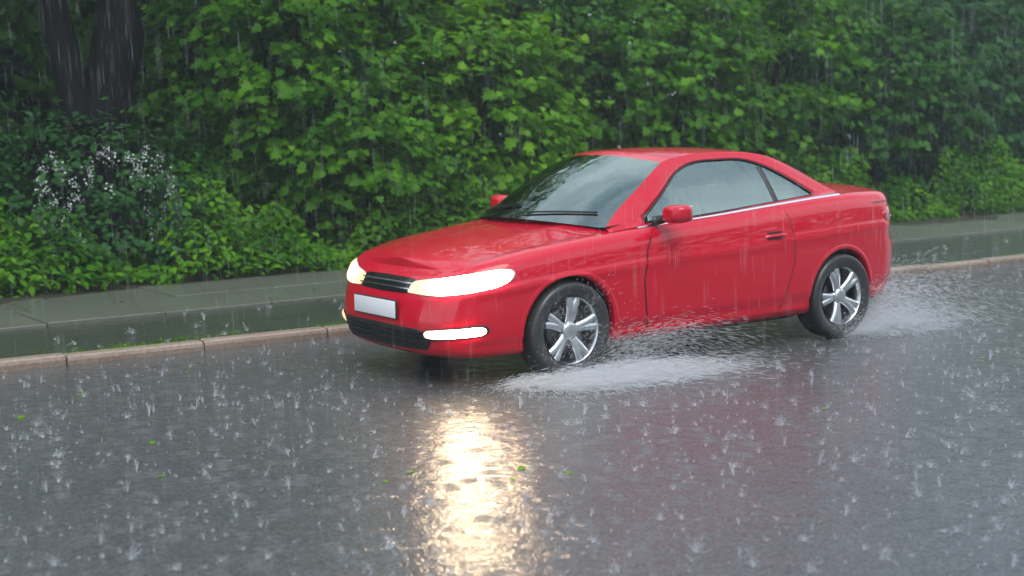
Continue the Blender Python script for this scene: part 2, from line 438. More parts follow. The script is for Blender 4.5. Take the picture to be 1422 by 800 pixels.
# deck filler under the rear window
# sides with a window opening
for sd in (-1, 1):
    rail = np.array([rail_pt(x, z) for x, z in RL])
    belt = np.array([belt_pt(x) for x in np.linspace(2.76, .40, 80)])
    outer = np.vstack([rail, belt])
    # glass outline (x, z)
    gl_top = spline([(.72, 1.005), (.84, 1.095), (.98, 1.190), (1.13, 1.280), (1.28, 1.332), (1.6, 1.358), (1.88, 1.345), (2.04, 1.295), (2.19, 1.222), (2.33, 1.145), (2.42, 1.092)], 90)
    gl_bot = np.array([(x, zt(x) + .018) for x in np.linspace(2.43, .71, 80)])
    inner = np.array([rail_pt(x, z) for x, z in np.vstack([gl_top, gl_bot])])
    def resamp(P, n, start):
        Q = np.vstack([P, P[:1]]); d = np.r_[0, np.cumsum(np.linalg.norm(np.diff(Q, axis=0), axis=1))]
        return np.stack([np.interp(np.linspace(0, d[-1], n, endpoint=False), d, Q[:, k]) for k in range(3)], 1)
    nA = len(rail) + len(belt)
    S = []
    for t in (0, .2, .5, .8, 1.):
        row = outer * (1 - t) + inner * t
        if 0 < t < 1: row[:, 1] -= .006 * math.sin(math.pi * t)
        S.append(row)
    lip = inner + np.array([0, .014, 0]); S.append(lip)
    S = np.array(S).transpose(1, 0, 2); S = S if sd < 0 else mirror(S)
    m = MB(); m.grid(shift(S), closed_u=True); sf = m.build('cabin_side', PAINT, car, fix=True)
    # glass: lofted from bottom to top edge
    gt = inner[:90]; gb = inner[90:][::-1]
    gbi = np.stack([np.interp(np.linspace(0, 1, 90), np.linspace(0, 1, 80), gb[:, k]) for k in range(3)], 1)
    P = []
    for v in np.linspace(0, 1, 10):
        r = gbi * (1 - v) + gt * v; r[:, 1] = [-(yg(x, z)) + .008 for x, z in r[:, [0, 2]]]; P.append(r)
    P = np.array(P); P = P if sd < 0 else mirror(P)
    m = MB(); m.grid(shift(P)); gobj = m.build('side_window', GLASS, car, fix=True)
    # black rubber round the opening and the divider of the quarter light
    ring = []
    for r0, dy in ((1.0, .002), (1.0, -.004), (.972, -.003), (.968, .012)):
        cc = inner.mean(0); q = cc + (inner - cc) * r0; q[:, 1] = [-(yg(x, z)) + dy for x, z in q[:, [0, 2]]]; ring.append(q)
    ring = np.array(ring).transpose(1, 0, 2); ring = ring if sd < 0 else mirror(ring)
    m = MB(); m.grid(shift(ring), closed_u=True); m.build('window_seal', GLOSSBLACK, gobj, fix=True)
    dv = []
    for z in np.linspace(zt(1.98) + .02, 1.295, 12):
        x = 1.985 - .06 * (z - .97); dv.append([(x - .022, -yg(x, z) + .010, z), (x - .02, -yg(x, z) + .001, z), (x + .02, -yg(x, z) + .001, z), (x + .022, -yg(x, z) + .010, z)])
    dv = np.array(dv); dv = dv if sd < 0 else mirror(dv)
    m = MB(); m.grid(shift(dv)); m.build('window_divider', BLACK, gobj, fix=True)
    # door mirror: foot, red housing, mirror glass
    my = -.985 if sd < 0 else .985
    bm = bmesh.new(); bmesh.ops.create_uvsphere(bm, u_segments=28, v_segments=16, radius=1)
    vv = []
    for v in bm.verts:
        x, y, z = v.co
        x = max(x, -1) if x < 0 else min(x, .55)
        vv.append((.80 - OX + x * .085, my + np.sign(y) * abs(y) ** .65 * .105, 1.025 + np.sign(z) * abs(z) ** .55 * .062 - .01 * (y * (1 if sd < 0 else -1))))
    bm.verts.index_update(); m = MB(); m.add(vv, [[v.index for v in f.verts] for f in bm.faces]); bm.free()
    mir = m.build('door_mirror', PAINT, car)
    m = MB(); s1 = -1 if sd < 0 else 1
    m.tube([(.76 - OX, s1 * .80, .972), (.78 - OX, s1 * .86, .985), (.80 - OX, s1 * .92, 1.01)], [.034, .03, .03], 12); m.build('mirror_foot', BLACK, mir)
    m = MB(); m.box((.851 - OX, my, 1.03), (.008, .18, .100), .003); m.build('mirror_glass', CHROME, mir)

# --- nose
GZ = .002
grl = patch('grille', [(-.34, .60), (-.345, .650), (-.30, .668), (0, .674), (.30, .668), (.345, .650), (.34, .60), (.30, .580), (0, .574), (-.30, .580)], GLOSSBLACK, car, dome=.004, base=.004, fn=surf_front, n=140)
for zz, ww in ((.610, .008), (.643, .008)):
    strip('grille_bar', [(-.32, zz - .002), (0, zz), (.32, zz - .002)], ww, CHROME, grl, fn=surf_front, off=.016, n=80)
inta = patch('lower_intake', [(-.50, .235), (-.56, .33), (-.45, .372), (0, .378), (.45, .372), (.56, .33), (.50, .235), (0, .225)], BLACK, car, dome=.0, base=.004, fn=surf_front, n=140)
for zz in (.265, .30, .335): strip('intake_slat', [(-.48, zz), (0, zz), (.48, zz)], .007, GLOSSBLACK, inta, fn=surf_front, off=.012, n=60)
# number plate on its holder
def flat_plate(xc, zc_, w, h, rear=False):
    m = MB(); m.box((xc - OX, 0, zc_), (.014, w, h), .004); return m
m = flat_plate(-.930, .475, .53, .125); holder = m.build('number_plate_holder', BLACK, car)
m = MB(); m.box((-.939 - OX, 0, .475), (.006, .515, .108), .002); m.build('number_plate', PLATE, holder)
# headlights: housing, bright rim, lit lens
for sd, on in ((-1, LAMP_ON), (1, LAMP_FAR)):
    hp = [(.27, .584), (.285, .650), (.40, .668), (.60, .688), (.85, .722), (1.02, .742), (1.10, .742), (1.13, .715), (1.10, .672), (1.00, .632), (.80, .600), (.60, .580), (.46, .577)]
    hl = patch('headlight', hp, CLEARLENS, car, dome=.004, base=.004, side=sd, n=120)
    c = np.mean(hp, 0)
    patch('headlight_lens', [tuple(c + (np.array(p) - c) * .95) for p in hp], on, hl, dome=.022, base=.007, side=sd, n=120)
    fp = [(.50, .318), (.495, .345), (.52, .365), (.86, .392), (.91, .385), (.92, .362), (.89, .342), (.56, .312)]
    c = np.mean(fp, 0)
    fl = patch('fog_light', [tuple(c + (np.array(p) - c) * (1.10, 1.35)) for p in fp], BLACK, car, dome=.003, base=.004, side=sd, n=90)
    patch('fog_lens', fp, FOG_ON if sd < 0 else LAMP_FAR, fl, dome=.012, base=.006, side=sd, n=90)
# bonnet shut line
bl = []
for s in np.linspace(.02, SX(.40), 90):
    x0 = out_at(s)[0]
    bl.append((s, zt(x0) - .012 - .000 * s))
for sd in (-1, 1):
    P = []
    for x in np.linspace(-.62, .36, 50):
        p = surf(SX(x) if x > -.45 else float(np.interp(x, OUT[:i1, 0], SL[:i1])), zt(x)); yy = p[1] * .93; t = 1 - .93; z = p[2] + (zc(x) - p[2]) * (1 - (1 - t) ** 2.4)
        P.append([(x, yy - .003, z + .0012), (x, yy + .003, z + .0022)])
    P = np.array(P); P = P if sd < 0 else mirror(P)
    m = MB(); m.grid(shift(P)); m.build('bonnet_seam', BLACK, car)
# wipers
for y0, y1 in ((-.10, -.62), (.52, 0.02)):
    m = MB(); pts = []
    for t in np.linspace(0, 1, 10):
        y = y0 + (y1 - y0) * t; u = y / abs(fb[1]); v = .05 + .10 * t
        b_ = np.array([.40 - .26 * (1 - u*u), y, .935 + .055 * (1 - u*u)]); t_ = np.array([1.05 - .14 * (1 - u*u), y * .8, 1.350 + .050 * (1 - abs(u)**2.2)])
        p = b_ + (t_ - b_) * v; p[2] += .022 * math.sin(math.pi * v) + .016; pts.append(tuple(shift(p)))
    m.tube(pts, .007, 6); m.build('wiper', BLACK, car)

# --- tail
for sd in (-1, 1):
    tp = [(.30, .83), (.30, .965), (.50, .975), (.78, .968), (.98, .945), (1.04, .905), (.98, .85), (.75, .825), (.5, .82)]
    tl = patch('tail_light', tp, TAIL, car, dome=.012, base=.004, side=sd, n=100, fn=surf_rear if sd else None)
    patch('lamp_segment', [(.40, .86), (.41, .90), (.72, .898), (.90, .882), (.72, .855)], CLEARLENS, tl, dome=.004, base=.0185, side=sd, n=60, fn=surf_rear)
    strip('boot_seam', [(.05, 1.01), (.55, 1.01), (1.15, .995)], .007, BLACK, car, fn=surf_rear, off=.002, side=sd, n=40)
    strip('bumper_seam', [(.02, .715), (.5, .715), (.95, .715)], .007, BLACK, car, fn=surf_rear, off=.002, side=sd, n=40)
    patch('rear_reflector', [(.55, .42), (.55, .45), (.85, .452), (.85, .422)], TAIL, car, dome=.004, base=.003, side=sd, n=40, fn=surf_rear)
m = MB(); m.box((3.448 - OX, 0, .63), (.014, .53, .125), .004); hr = m.build('number_plate_holder', BLACK, car)
m = MB(); m.box((3.457 - OX, 0, .63), (.006, .515, .108), .002); m.build('number_plate', PLATE, hr)
for y in (-.50, -.42):
    m = MB(); m.tube([(3.3 - OX, y, .25), (3.50 - OX, y, .25)], .03, 14); m.build('exhaust_pipe', CHROME, car)

# --- cabin interior
m = MB(); m.box((1.55 - OX, 0, .40), (2.1, 1.5, .06), .01); m.build('cabin_floor', SEAT, car)
m = MB()
P = []
for y in np.linspace(-.74, .74, 20): P.append([(.38 - .1 * (1 - (y/.74)**2), y, .945), (.72, y, 1.0 - .02 * abs(y)), (1.0, y, .97), (1.04, y, .86), (.95, y, .6)])
m.grid(shift(np.array(P))); m.build('dashboard', BLACK, car, fix=True)
for sd in (-1, 1):
    st = MB(); st.box((1.55 - OX, sd * .37, .56), (.52, .50, .16), .05); seat = st.build('seat', SEAT, car)
    st = MB(); st.box((1.86 - OX, sd * .37, .84), (.14, .48, .56), .05); bk = st.build('backrest', SEAT, seat)
    st = MB(); st.box((1.90 - OX, sd * .37, 1.20), (.09, .26, .16), .04); st.build('headrest', SEAT, seat)
    m = MB(); m.box((1.4 - OX, sd * .77, .67), (1.5, .04, .5), .01); m.build('door_card', SEAT, car)
m = MB(); m.box((2.35 - OX, 0, .70), (.5, 1.2, .5), .06); m.build('rear_bench', SEAT, car)
m = MB(); pts = [(1.14 - OX + .07 * math.sin(a), -.37 + .18 * math.cos(a), .93 + .17 * math.sin(a)) for a in np.linspace(0, 2 * math.pi, 33)]
m.tube(pts, .014, 8, caps=False); m.build('steering_wheel', BLACK, car)

# --- wheels
def wheel(cx, sd, spin):
    root = MB()
    prof = [(.215, .085), (.235, .095), (.262, .106), (.290, .110), (.305, .103), (.313, .088), (.317, .060), (.318, .0), (.317, -.060), (.313, -.088), (.305, -.103), (.29, -.110), (.262, -.106), (.235, -.095), (.215, -.085)]
    w = MB(); w.lathe([(.228, .088), (.224, .096), (.216, .094), (.205, .070), (.200, .0), (.205, -.08), (.215, -.094)], n=64)
    y = -.775 if sd < 0 else .775
    # rim: barrel + ten paired spokes + hub, one mesh
    for k in range(5):
        for dlt in (-.16, .16):
            a = 2 * math.pi * k / 5 + spin
            P = []
            for t in np.linspace(0, 1, 12):
                r = .035 + t * .180; aa = a + dlt * (.35 + .65 * t); wd = .023 - .004 * t; yy = -.062 - .020 * math.sin(t * 2.2) - .005 * t
                ca, sa = math.cos(aa), math.sin(aa)
                row = []
                for ww, dy in ((-wd * 1.25, .018), (-wd, -.002), (0, -.006), (wd, -.002), (wd * 1.25, .018)):
                    row.append((r * ca - ww * sa, yy + dy, r * sa + ww * ca))
                P.append(row)
            w.grid(P)
    w.lathe([(.060, -.050), (.058, -.078), (.045, -.088), (.030, -.090), (0.0001, -.091)], n=32)
    if sd > 0: w.v = [(a, -b, c_) for a, b, c_ in w.v]
    rim = None
    t = MB(); t.lathe(prof, n=72)
    for q in (-.045, -.015, .015, .045):   # tread grooves sit as darker rings in the profile
        pass
    wh = t.build('wheel', RUBBER, car, fix=True, loc=(cx - OX, y, WZ))
    wh.name = 'wheel'
    w.build('rim', ALLOY, wh, fix=True)
    d = MB(); s1 = 1 if sd < 0 else -1
    d.lathe([(.145, s1 * -.02), (.15, s1 * -.015), (.15, s1 * .005), (.145, s1 * .01), (.03, s1 * .01)], n=40); d.lathe([(.145, s1 * -.02), (.03, s1 * -.02)], n=40)
    d.build('brake_disc', DARKMETAL, wh, fix=True)
    b = MB(); b.lathe([(.199, s1 * .03), (.02, s1 * .03)], n=40); b.build('wheel_back', BLACK, wh)
for i, cx in enumerate(AXLES):
    for sd in (-1, 1): wheel(cx, sd, .2 + .5 * i + (.3 if sd > 0 else 0))
# ------------------------------------------------------------------ ground, road, kerb, pavement
def kerb_y(x): return 2.61 - .048 * x
def slab_y(x): return 4.36 + .005 * x
def coords(nt, scale=(1, 1, 1), rot=0):
    tc = N(nt, 'ShaderNodeTexCoord'); mp = N(nt, 'ShaderNodeMapping', Scale=scale, Rotation=(0, 0, rot)); nt.links.new(tc.outputs['Object'], mp.inputs[0]); return mp.outputs[0]
def noise(nt, vec, sc, det=3., rough=.55):
    n = N(nt, 'ShaderNodeTexNoise', Scale=sc, Detail=det, Roughness=rough); nt.links.new(vec, n.inputs['Vector']); return n.outputs[0]
def math2(nt, op, a, b, clamp=False):
    n = N(nt, 'ShaderNodeMath', operation=op); n.use_clamp = clamp
    for i, v in enumerate((a, b)):
        if isinstance(v, (int, float)): n.inputs[i].default_value = v
        else: nt.links.new(v, n.inputs[i])
    return n.outputs[0]

def m_road():
    m, nt, out = mat('wet asphalt')
    v = coords(nt)
    b = bsdf(nt, out, **{'Roughness': .55, 'Coat Weight': 1., 'Coat Roughness': .10, 'Coat IOR': 1.33, 'Specular IOR Level': .4})
    agg = N(nt, 'ShaderNodeTexVoronoi', Scale=95.); nt.links.new(v, agg.inputs['Vector'])
    c1 = ramp(nt, [(0, (.036, .039, .044)), (.5, (.062, .067, .074)), (1, (.12, .125, .132))])
    sep = N(nt, 'ShaderNodeSeparateColor'); nt.links.new(agg.outputs['Color'], sep.inputs[0]); nt.links.new(sep.outputs[0], c1.inputs[0])
    big = noise(nt, v, .55, 4.)
    mx = N(nt, 'ShaderNodeMix', data_type='RGBA', blend_type='MULTIPLY'); mx.inputs[0].default_value = .55
    r2 = ramp(nt, [(.3, (.6, .6, .62)), (.7, (1.15, 1.13, 1.1))]); nt.links.new(big, r2.inputs[0])
    nt.links.new(c1.outputs[0], mx.inputs[6]); nt.links.new(r2.outputs[0], mx.inputs[7]); nt.links.new(mx.outputs[2], b.inputs['Base Color'])
    # stones
    bp = N(nt, 'ShaderNodeBump', Strength=.6, Distance=.006); nt.links.new(agg.outputs['Distance'], bp.inputs['Height']); nt.links.new(bp.outputs[0], b.inputs['Normal'])
    # water film: small choppy ripples stirred by the rain
    v2 = coords(nt, (1, 1.0, 1), .5)
    h = math2(nt, 'ADD', math2(nt, 'MULTIPLY', noise(nt, v2, 10., 2.), .70), math2(nt, 'MULTIPLY', noise(nt, v2, 55., 2.), .20))
    vr = N(nt, 'ShaderNodeTexVoronoi', Scale=7.5, feature='F1'); nt.links.new(v2, vr.inputs['Vector'])
    ring = math2(nt, 'MULTIPLY', math2(nt, 'SINE', math2(nt, 'MULTIPLY', vr.outputs['Distance'], 75.), 0.), .14)
    fade = math2(nt, 'SUBTRACT', 1., math2(nt, 'MULTIPLY', vr.outputs['Distance'], 2.0), True)
    h = math2(nt, 'ADD', h, math2(nt, 'MULTIPLY', ring, fade))
    h = math2(nt, 'ADD', h, math2(nt, 'MULTIPLY', agg.outputs['Distance'], .10))
    bw = N(nt, 'ShaderNodeBump', Strength=.5, Distance=.022); nt.links.new(h, bw.inputs['Height']); nt.links.new(bw.outputs[0], b.inputs['Coat Normal'])
    rr = N(nt, 'ShaderNodeMapRange'); nt.links.new(big, rr.inputs[0]); rr.inputs[1].default_value = .3; rr.inputs[2].default_value = .7; rr.inputs[3].default_value = .05; rr.inputs[4].default_value = .11
    nt.links.new(rr.outputs[0], b.inputs['Coat Roughness'])
    return m
def m_wet(name, stops, sc=12., rough=.45, coat=.7, coatr=.12, ripple=.3, grain=60., stain=1.2):
    m, nt, out = mat(name); v = coords(nt)
    b = bsdf(nt, out, **{'Roughness': rough, 'Coat Weight': coat, 'Coat Roughness': coatr, 'Coat IOR': 1.33})
    r = ramp(nt, stops); n = math2(nt, 'ADD', math2(nt, 'MULTIPLY', noise(nt, v, sc, 5., .65), .6), math2(nt, 'MULTIPLY', noise(nt, v, stain, 3.), .4)); nt.links.new(n, r.inputs[0]); nt.links.new(r.outputs[0], b.inputs['Base Color'])
    g = noise(nt, v, grain, 3.); bp = N(nt, 'ShaderNodeBump', Strength=.5, Distance=.006); nt.links.new(g, bp.inputs['Height']); nt.links.new(bp.outputs[0], b.inputs['Normal'])
    bw = N(nt, 'ShaderNodeBump', Strength=ripple, Distance=.02); nt.links.new(noise(nt, v, 14., 2.), bw.inputs['Height']); nt.links.new(bw.outputs[0], b.inputs['Coat Normal'])
    return m
M_ROAD = m_road()
M_SOIL = m_wet('wet dark soil', [(.3, (.018, .014, .009)), (.6, (.035, .028, .018)), (.8, (.03, .045, .014))], 9., .7, .3)
M_PATH = m_wet('wet dark path', [(.3, (.026, .030, .024)), (.55, (.040, .045, .034)), (.8, (.070, .072, .055))], 22., .5, .7, .16, .4)
M_SLAB = m_wet('wet concrete slabs', [(.3, (.075, .082, .066)), (.55, (.115, .120, .098)), (.8, (.15, .152, .13))], 14., .5, .55, .16, .2, 80., .8)
M_KERB = m_wet('wet granite kerb', [(.3, (.14, .10, .072)), (.5, (.26, .195, .15)), (.75, (.38, .31, .26))], 38., .5, .4, .2, .2, 110.)

def sheet(name, poly, z, material, kind='structure'):
    m = MB(); m.add([(x, y, z) for x, y in poly], [tuple(range(len(poly)))]); o = m.build(name, material, smooth=False); o['kind'] = kind; return o
sheet('ground', [(-400, -300), (500, -300), (500, 500), (-400, 500)], -.03, M_SOIL)
XA, XB = -40., 90.
sheet('road', [(XA, -14.), (XB, -14.), (XB, kerb_y(XB) + .02), (XA, kerb_y(XA) + .02)], 0., M_ROAD)
# kerb: one long row of stones with open joints
m = MB(); ang = math.atan(-.048); ca, sa = math.cos(ang), math.sin(ang)
x = -31.35
while x < 60:
    L = 1.0 - .012; w_ = .115; dz = rng.normal(0, .004); dy = rng.normal(0, .005)
    prof = [(0 + .012, -.05), (.004, .04), (.010, .062), (.026, .074), (w_ - .01, .078), (w_, .072), (w_, -.05)]
    P = []
    for xx in (x, x + .012, x + L - .012, x + L):
        e = .006 if xx in (x, x + L) else 0
        P.append([((xx), kerb_y(xx) + dy + a + (e if a < .08 else -e), b + dz - (e if b > .035 else 0)) for a, b in prof])
    m.grid(P); n0 = len(m.v) - 4 * len(prof); m.f.append(tuple(n0 + i for i in range(len(prof)))); m.f.append(tuple(len(m.v) - len(prof) + i for i in range(len(prof)))[::-1])
    x += 1.0
o = m.build('kerb', M_KERB, smooth=False, fix=True); o['kind'] = 'structure'
# dark wet strip behind the kerb, slabs, soil bank under the hedge
def strip_mesh(name, fa, fb, z, material, nx=120, ny=10, rough=.012, za=None, zb_=None):
    xs = np.linspace(XA, XB, nx); P = []
    for xx in xs:
        a, b = fa(xx), fb(xx); row = []
        for j, t in enumerate(np.linspace(0, 1, ny)):
            zz = z + rng.normal(0, rough) * (0 < j < ny - 1)
            if zb_ is not None: zz += (zb_ - z) * t
            row.append((xx, a + (b - a) * t, zz))
        P.append(row)
    m = MB(); m.grid(P); o = m.build(name, material, smooth=True); o['kind'] = 'structure'; return o
strip_mesh('path', lambda x: kerb_y(x) + .11, lambda x: slab_y(x) + .03, .052, M_PATH, 260, 12, .004)
m = MB(); xx = -30.
while xx < 60:
    for r0, r1 in ((0., .98), (.995, 1.98)):
        dz = rng.normal(0, .003); t1, t2 = rng.normal(0, .002, 2); a, b = xx + .006, xx + 1.0 - .006
        if r0 > 0: a += .5; b += .5
        y0, y1 = slab_y(a) + r0, slab_y(a) + r1
        z = .082 + dz
        m.add([(a, y0, z - .05), (b, y0, z - .05), (b, y1, z - .05), (a, y1, z - .05), (a, y0, z - .006 + t1), (b, y0, z - .006 + t2), (b, y1, z - .006), (a, y1, z - .006),
               (a + .006, y0 + .006, z + t1), (b - .006, y0 + .006, z + t2), (b - .006, y1 - .006, z), (a + .006, y1 - .006, z)],
              [(0, 1, 5, 4), (1, 2, 6, 5), (2, 3, 7, 6), (3, 0, 4, 7), (4, 5, 9, 8), (5, 6, 10, 9), (6, 7, 11, 10), (7, 4, 8, 11), (8, 9, 10, 11)])
    xx += 1.0
o = m.build('pavement', M_SLAB, smooth=False); o['kind'] = 'structure'
strip_mesh('bank', lambda x: slab_y(x) + .0, lambda x: 40., .058, M_SOIL, 90, 22, .03, zb_=.5)

# ------------------------------------------------------------------ vegetation
def m_leaf(name, c0, c1, c2, trans=.36, gloss=.5):
    m, nt, out = mat(name)
    at_ = N(nt, 'ShaderNodeAttribute', attribute_name='tint')
    r = ramp(nt, [(0, c0), (.5, c1), (1, c2)]); nt.links.new(at_.outputs['Fac'], r.inputs[0])
    d = N(nt, 'ShaderNodeBsdfPrincipled', **{'Roughness': gloss, 'Specular IOR Level': .14}); nt.links.new(r.outputs[0], d.inputs['Base Color'])
    t = N(nt, 'ShaderNodeBsdfTranslucent'); hs = N(nt, 'ShaderNodeHueSaturation', Hue=.485, Saturation=1.15, Value=1.5); nt.links.new(r.outputs[0], hs.inputs['Color']); nt.links.new(hs.outputs[0], t.inputs['Color'])
    mx = N(nt, 'ShaderNodeMixShader'); mx.inputs[0].default_value = trans
    nt.links.new(d.outputs[0], mx.inputs[1]); nt.links.new(t.outputs[0], mx.inputs[2]); nt.links.new(mx.outputs[0], out.inputs['Surface'])
    return m
LEAF = [m_leaf('maple leaves', (.030, .105, .005), (.062, .19, .008), (.115, .28, .012)),
        m_leaf('deep green leaves', (.018, .070, .010), (.036, .125, .013), (.068, .18, .018)),
        m_leaf('yellow green leaves', (.048, .145, .005), (.088, .24, .007), (.15, .33, .012)),
        m_leaf('blue green leaves', (.016, .062, .018), (.030, .105, .026), (.055, .15, .035))]
M_BLOSSOM = simple('white blossom', (.55, .60, .57), .6)
def m_bark():
    m, nt, out = mat('wet dark bark'); b = bsdf(nt, out, **{'Roughness': .75, 'Specular IOR Level': .2})
    v = coords(nt, (1, 1, .22)); n = noise(nt, v, 14., 6., .7); r = ramp(nt, [(.3, (.004, .004, .004)), (.55, (.010, .009, .009)), (.8, (.024, .021, .020))]); nt.links.new(n, r.inputs[0]); nt.links.new(r.outputs[0], b.inputs['Base Color'])
    bp = N(nt, 'ShaderNodeBump', Strength=1., Distance=.03); nt.links.new(n, bp.inputs['Height']); nt.links.new(bp.outputs[0], b.inputs['Normal']); return m
BARK = m_bark()

MAPLE = np.array([(0, .42), (0, 0), (.30, .06), (.56, .34), (.30, .46), (.42, .80), (.16, .70), (0, 1.05), (-.16, .70), (-.42, .80), (-.30, .46), (-.56, .34), (-.30, .06)])
MAPLE_F = np.array([(0, i, i + 1) for i in range(1, 12)] + [(0, 12, 1)])
OVAL = np.array([(0, .45), (0, 0), (.26, .22), (.30, .55), (.14, .85), (0, 1.05), (-.14, .85), (-.30, .55), (-.26, .22)])
OVAL_F = np.array([(0, i, i + 1) for i in range(1, 8)] + [(0, 8, 1)])
PETAL = np.array([(0, .5), (0, 0), (.4, .3), (.3, .9), (-.3, .9), (-.4, .3)]); PETAL_F = np.array([(0, 1, 2), (0, 2, 3), (0, 3, 4), (0, 4, 5), (0, 5, 1)])
def unit(a): return a / np.maximum(np.linalg.norm(a, axis=-1, keepdims=True), 1e-9)
def leaf_arrays(pos, head, nor, size, shape, faces, fold=.18, droop=.25):
    head = unit(head); nor = unit(nor - head * (nor * head).sum(-1, keepdims=True)); r = np.cross(head, nor)
    x, y = shape[:, 0], shape[:, 1]
    zf = np.abs(x) * fold - y * y * droop
    V = pos[:, None, :] + size[:, None, None] * (x[None, :, None] * r[:, None, :] + y[None, :, None] * head[:, None, :] + zf[None, :, None] * nor[:, None, :])
    F = faces[None] + (np.arange(len(pos)) * len(shape))[:, None, None]
    return V.reshape(-1, 3), F.reshape(-1, 3)
def vnoise(p, seed):
    """cheap smooth 3D noise from a few waves"""
    g = np.random.default_rng(seed); out = np.zeros(len(p))
    for k in range(7):
        w_ = g.normal(size=3) * (1.2 + .7 * k); out += np.sin(p @ w_ + g.uniform(0, 6.28)) / (1 + .35 * k)
    return out / 3.2
def crown_leaves(c, rad, n_twig, per, size, seed, toward=.45, shell=.42, tier=.9, spread=.42, lump=.30, low=None):
    g = np.random.default_rng(seed); c = np.array(c, float); rad = np.array(rad, float)
    d = unit(g.normal(size=(n_twig * 3, 3)))
    keep = g.random(len(d)) < np.where(d[:, 1] < .25, 1., 1 - toward); d = d[keep][:n_twig]
    m_ = vnoise(d * 2.3, seed + 1)
    # gaps: thin out where the lump noise is low
    ok = g.random(len(d)) < np.clip(.78 + .75 * m_, .10, 1); d = d[ok]; m_ = m_[ok]
    u = g.random(len(d)) ** shell
    base = c + d * rad * (1 + lump * m_)[:, None] * (.45 + .55 * u)[:, None]
    if low is not None: base = base[base[:, 2] > low]; d = d[:len(base)] if False else unit((base - c) / rad)
    td = unit(d * np.array([1, 1, .35]) + g.normal(size=d.shape) * .45 + np.array([0, 0, .12]))
    n = len(base)
    tw = np.repeat(np.arange(n), per); k = np.tile(np.arange(per), n)
    l = (k + .5) / per * spread * (.7 + .6 * g.random(n))[tw]
    side = unit(np.cross(td, [0, 0, 1.])) * np.where(k % 2, 1, -1)[:, None].repeat(1, 1)[:, :1].reshape(-1, 1)[:n] if False else None
    sv = unit(np.cross(td, np.array([0, 0, 1.])))[tw] * np.where(k % 2, 1, -1)[:, None]
    pos = base[tw] + td[tw] * l[:, None] + sv * (.03 + .05 * g.random(len(tw)))[:, None] + np.array([0, 0, -.28]) * (l ** 2)[:, None] + g.normal(size=(len(tw), 3)) * .035
    head = td[tw] * .7 + sv * .75 + np.array([0, 0, -.30]) + g.normal(size=pos.shape) * .25
    nor = np.array([0, 0, tier]) + d[tw] * .55 + np.array([0, -.22, 0]) + g.normal(size=pos.shape) * .36
    sz = size * (.62 + .65 * g.random(len(tw))) * np.where(k == per - 1, .7, 1)
    tint = np.clip(.42 + .30 * g.normal(size=n)[tw] * .6 + .13 * g.normal(size=len(tw)) + .22 * (k / per - .5), 0, 1)
    return pos, head, nor, sz, tint
def add_crown(name, parent, material, shape, faces, *args, **kw):
    off = kw.pop('off', (0, 0, 0))
    pos, head, nor, sz, tint = crown_leaves(*args, **kw)
    V, F = leaf_arrays(pos - np.array(off), head, nor, sz, shape, faces)
    return big_mesh(name, V, F, material, parent, attr=np.repeat(tint, len(faces)))
def trunk_mesh(name, parent, base, top, r, seed, limbs=5, spread=1.2, n=10, wob=.06, local=(0, 0, 0), start=.35):
    g = np.random.default_rng(seed); base = np.array(base, float); top = np.array(top, float); m = MB(); L = np.array(local, float)
    ts = np.linspace(0, 1, 9); wv = np.cumsum(g.normal(size=(9, 3)) * wob, axis=0); wv[:, 2] = 0; wv[0] = 0
    pts = base + (top - base) * ts[:, None] + wv; rad = r * (1 - .62 * ts); rad[0] *= 1.25
    m.tube([tuple(p - L) for p in pts], list(rad), n)
    for i in range(limbs):
        t = start + (.95 - start) * (i + g.random()) / limbs; p = base + (top - base) * t; k = min(int(t * 8), 7); p = pts[k] + (pts[k + 1] - pts[k]) * (t * 8 - k)
        a = g.uniform(0, 2 * math.pi); dr = unit(np.array([math.cos(a), math.sin(a), .35 + .5 * g.random()])); ln = spread * (.7 + .6 * g.random())
        q = [p + dr * ln * s + np.array([0, 0, .25 * s * s * ln]) + (g.normal(size=3) * .05 * ln * (s > 0)) for s in (0, .3, .6, 1)]
        r0 = r * (1 - .62 * t) * .55; m.tube([tuple(v - L) for v in q], [r0, r0 * .75, r0 * .5, r0 * .18], 6)
        for s in range(2):
            a2 = a + g.uniform(-1.2, 1.2); d2 = unit(np.array([math.cos(a2), math.sin(a2), .3 + .4 * g.random()])); p2 = q[1 + s]; l2 = ln * .5
            m.tube([tuple(p2 - L), tuple(p2 + d2 * l2 * .5 - L), tuple(p2 + d2 * l2 + np.array([0, 0, .1]) - L)], [r0 * .45, r0 * .3, r0 * .1], 5)
    return m.build(name, BARK, parent)
def gz(y): return .058 + (.5 - .058) * max(0, (y - 4.4)) / 35.6

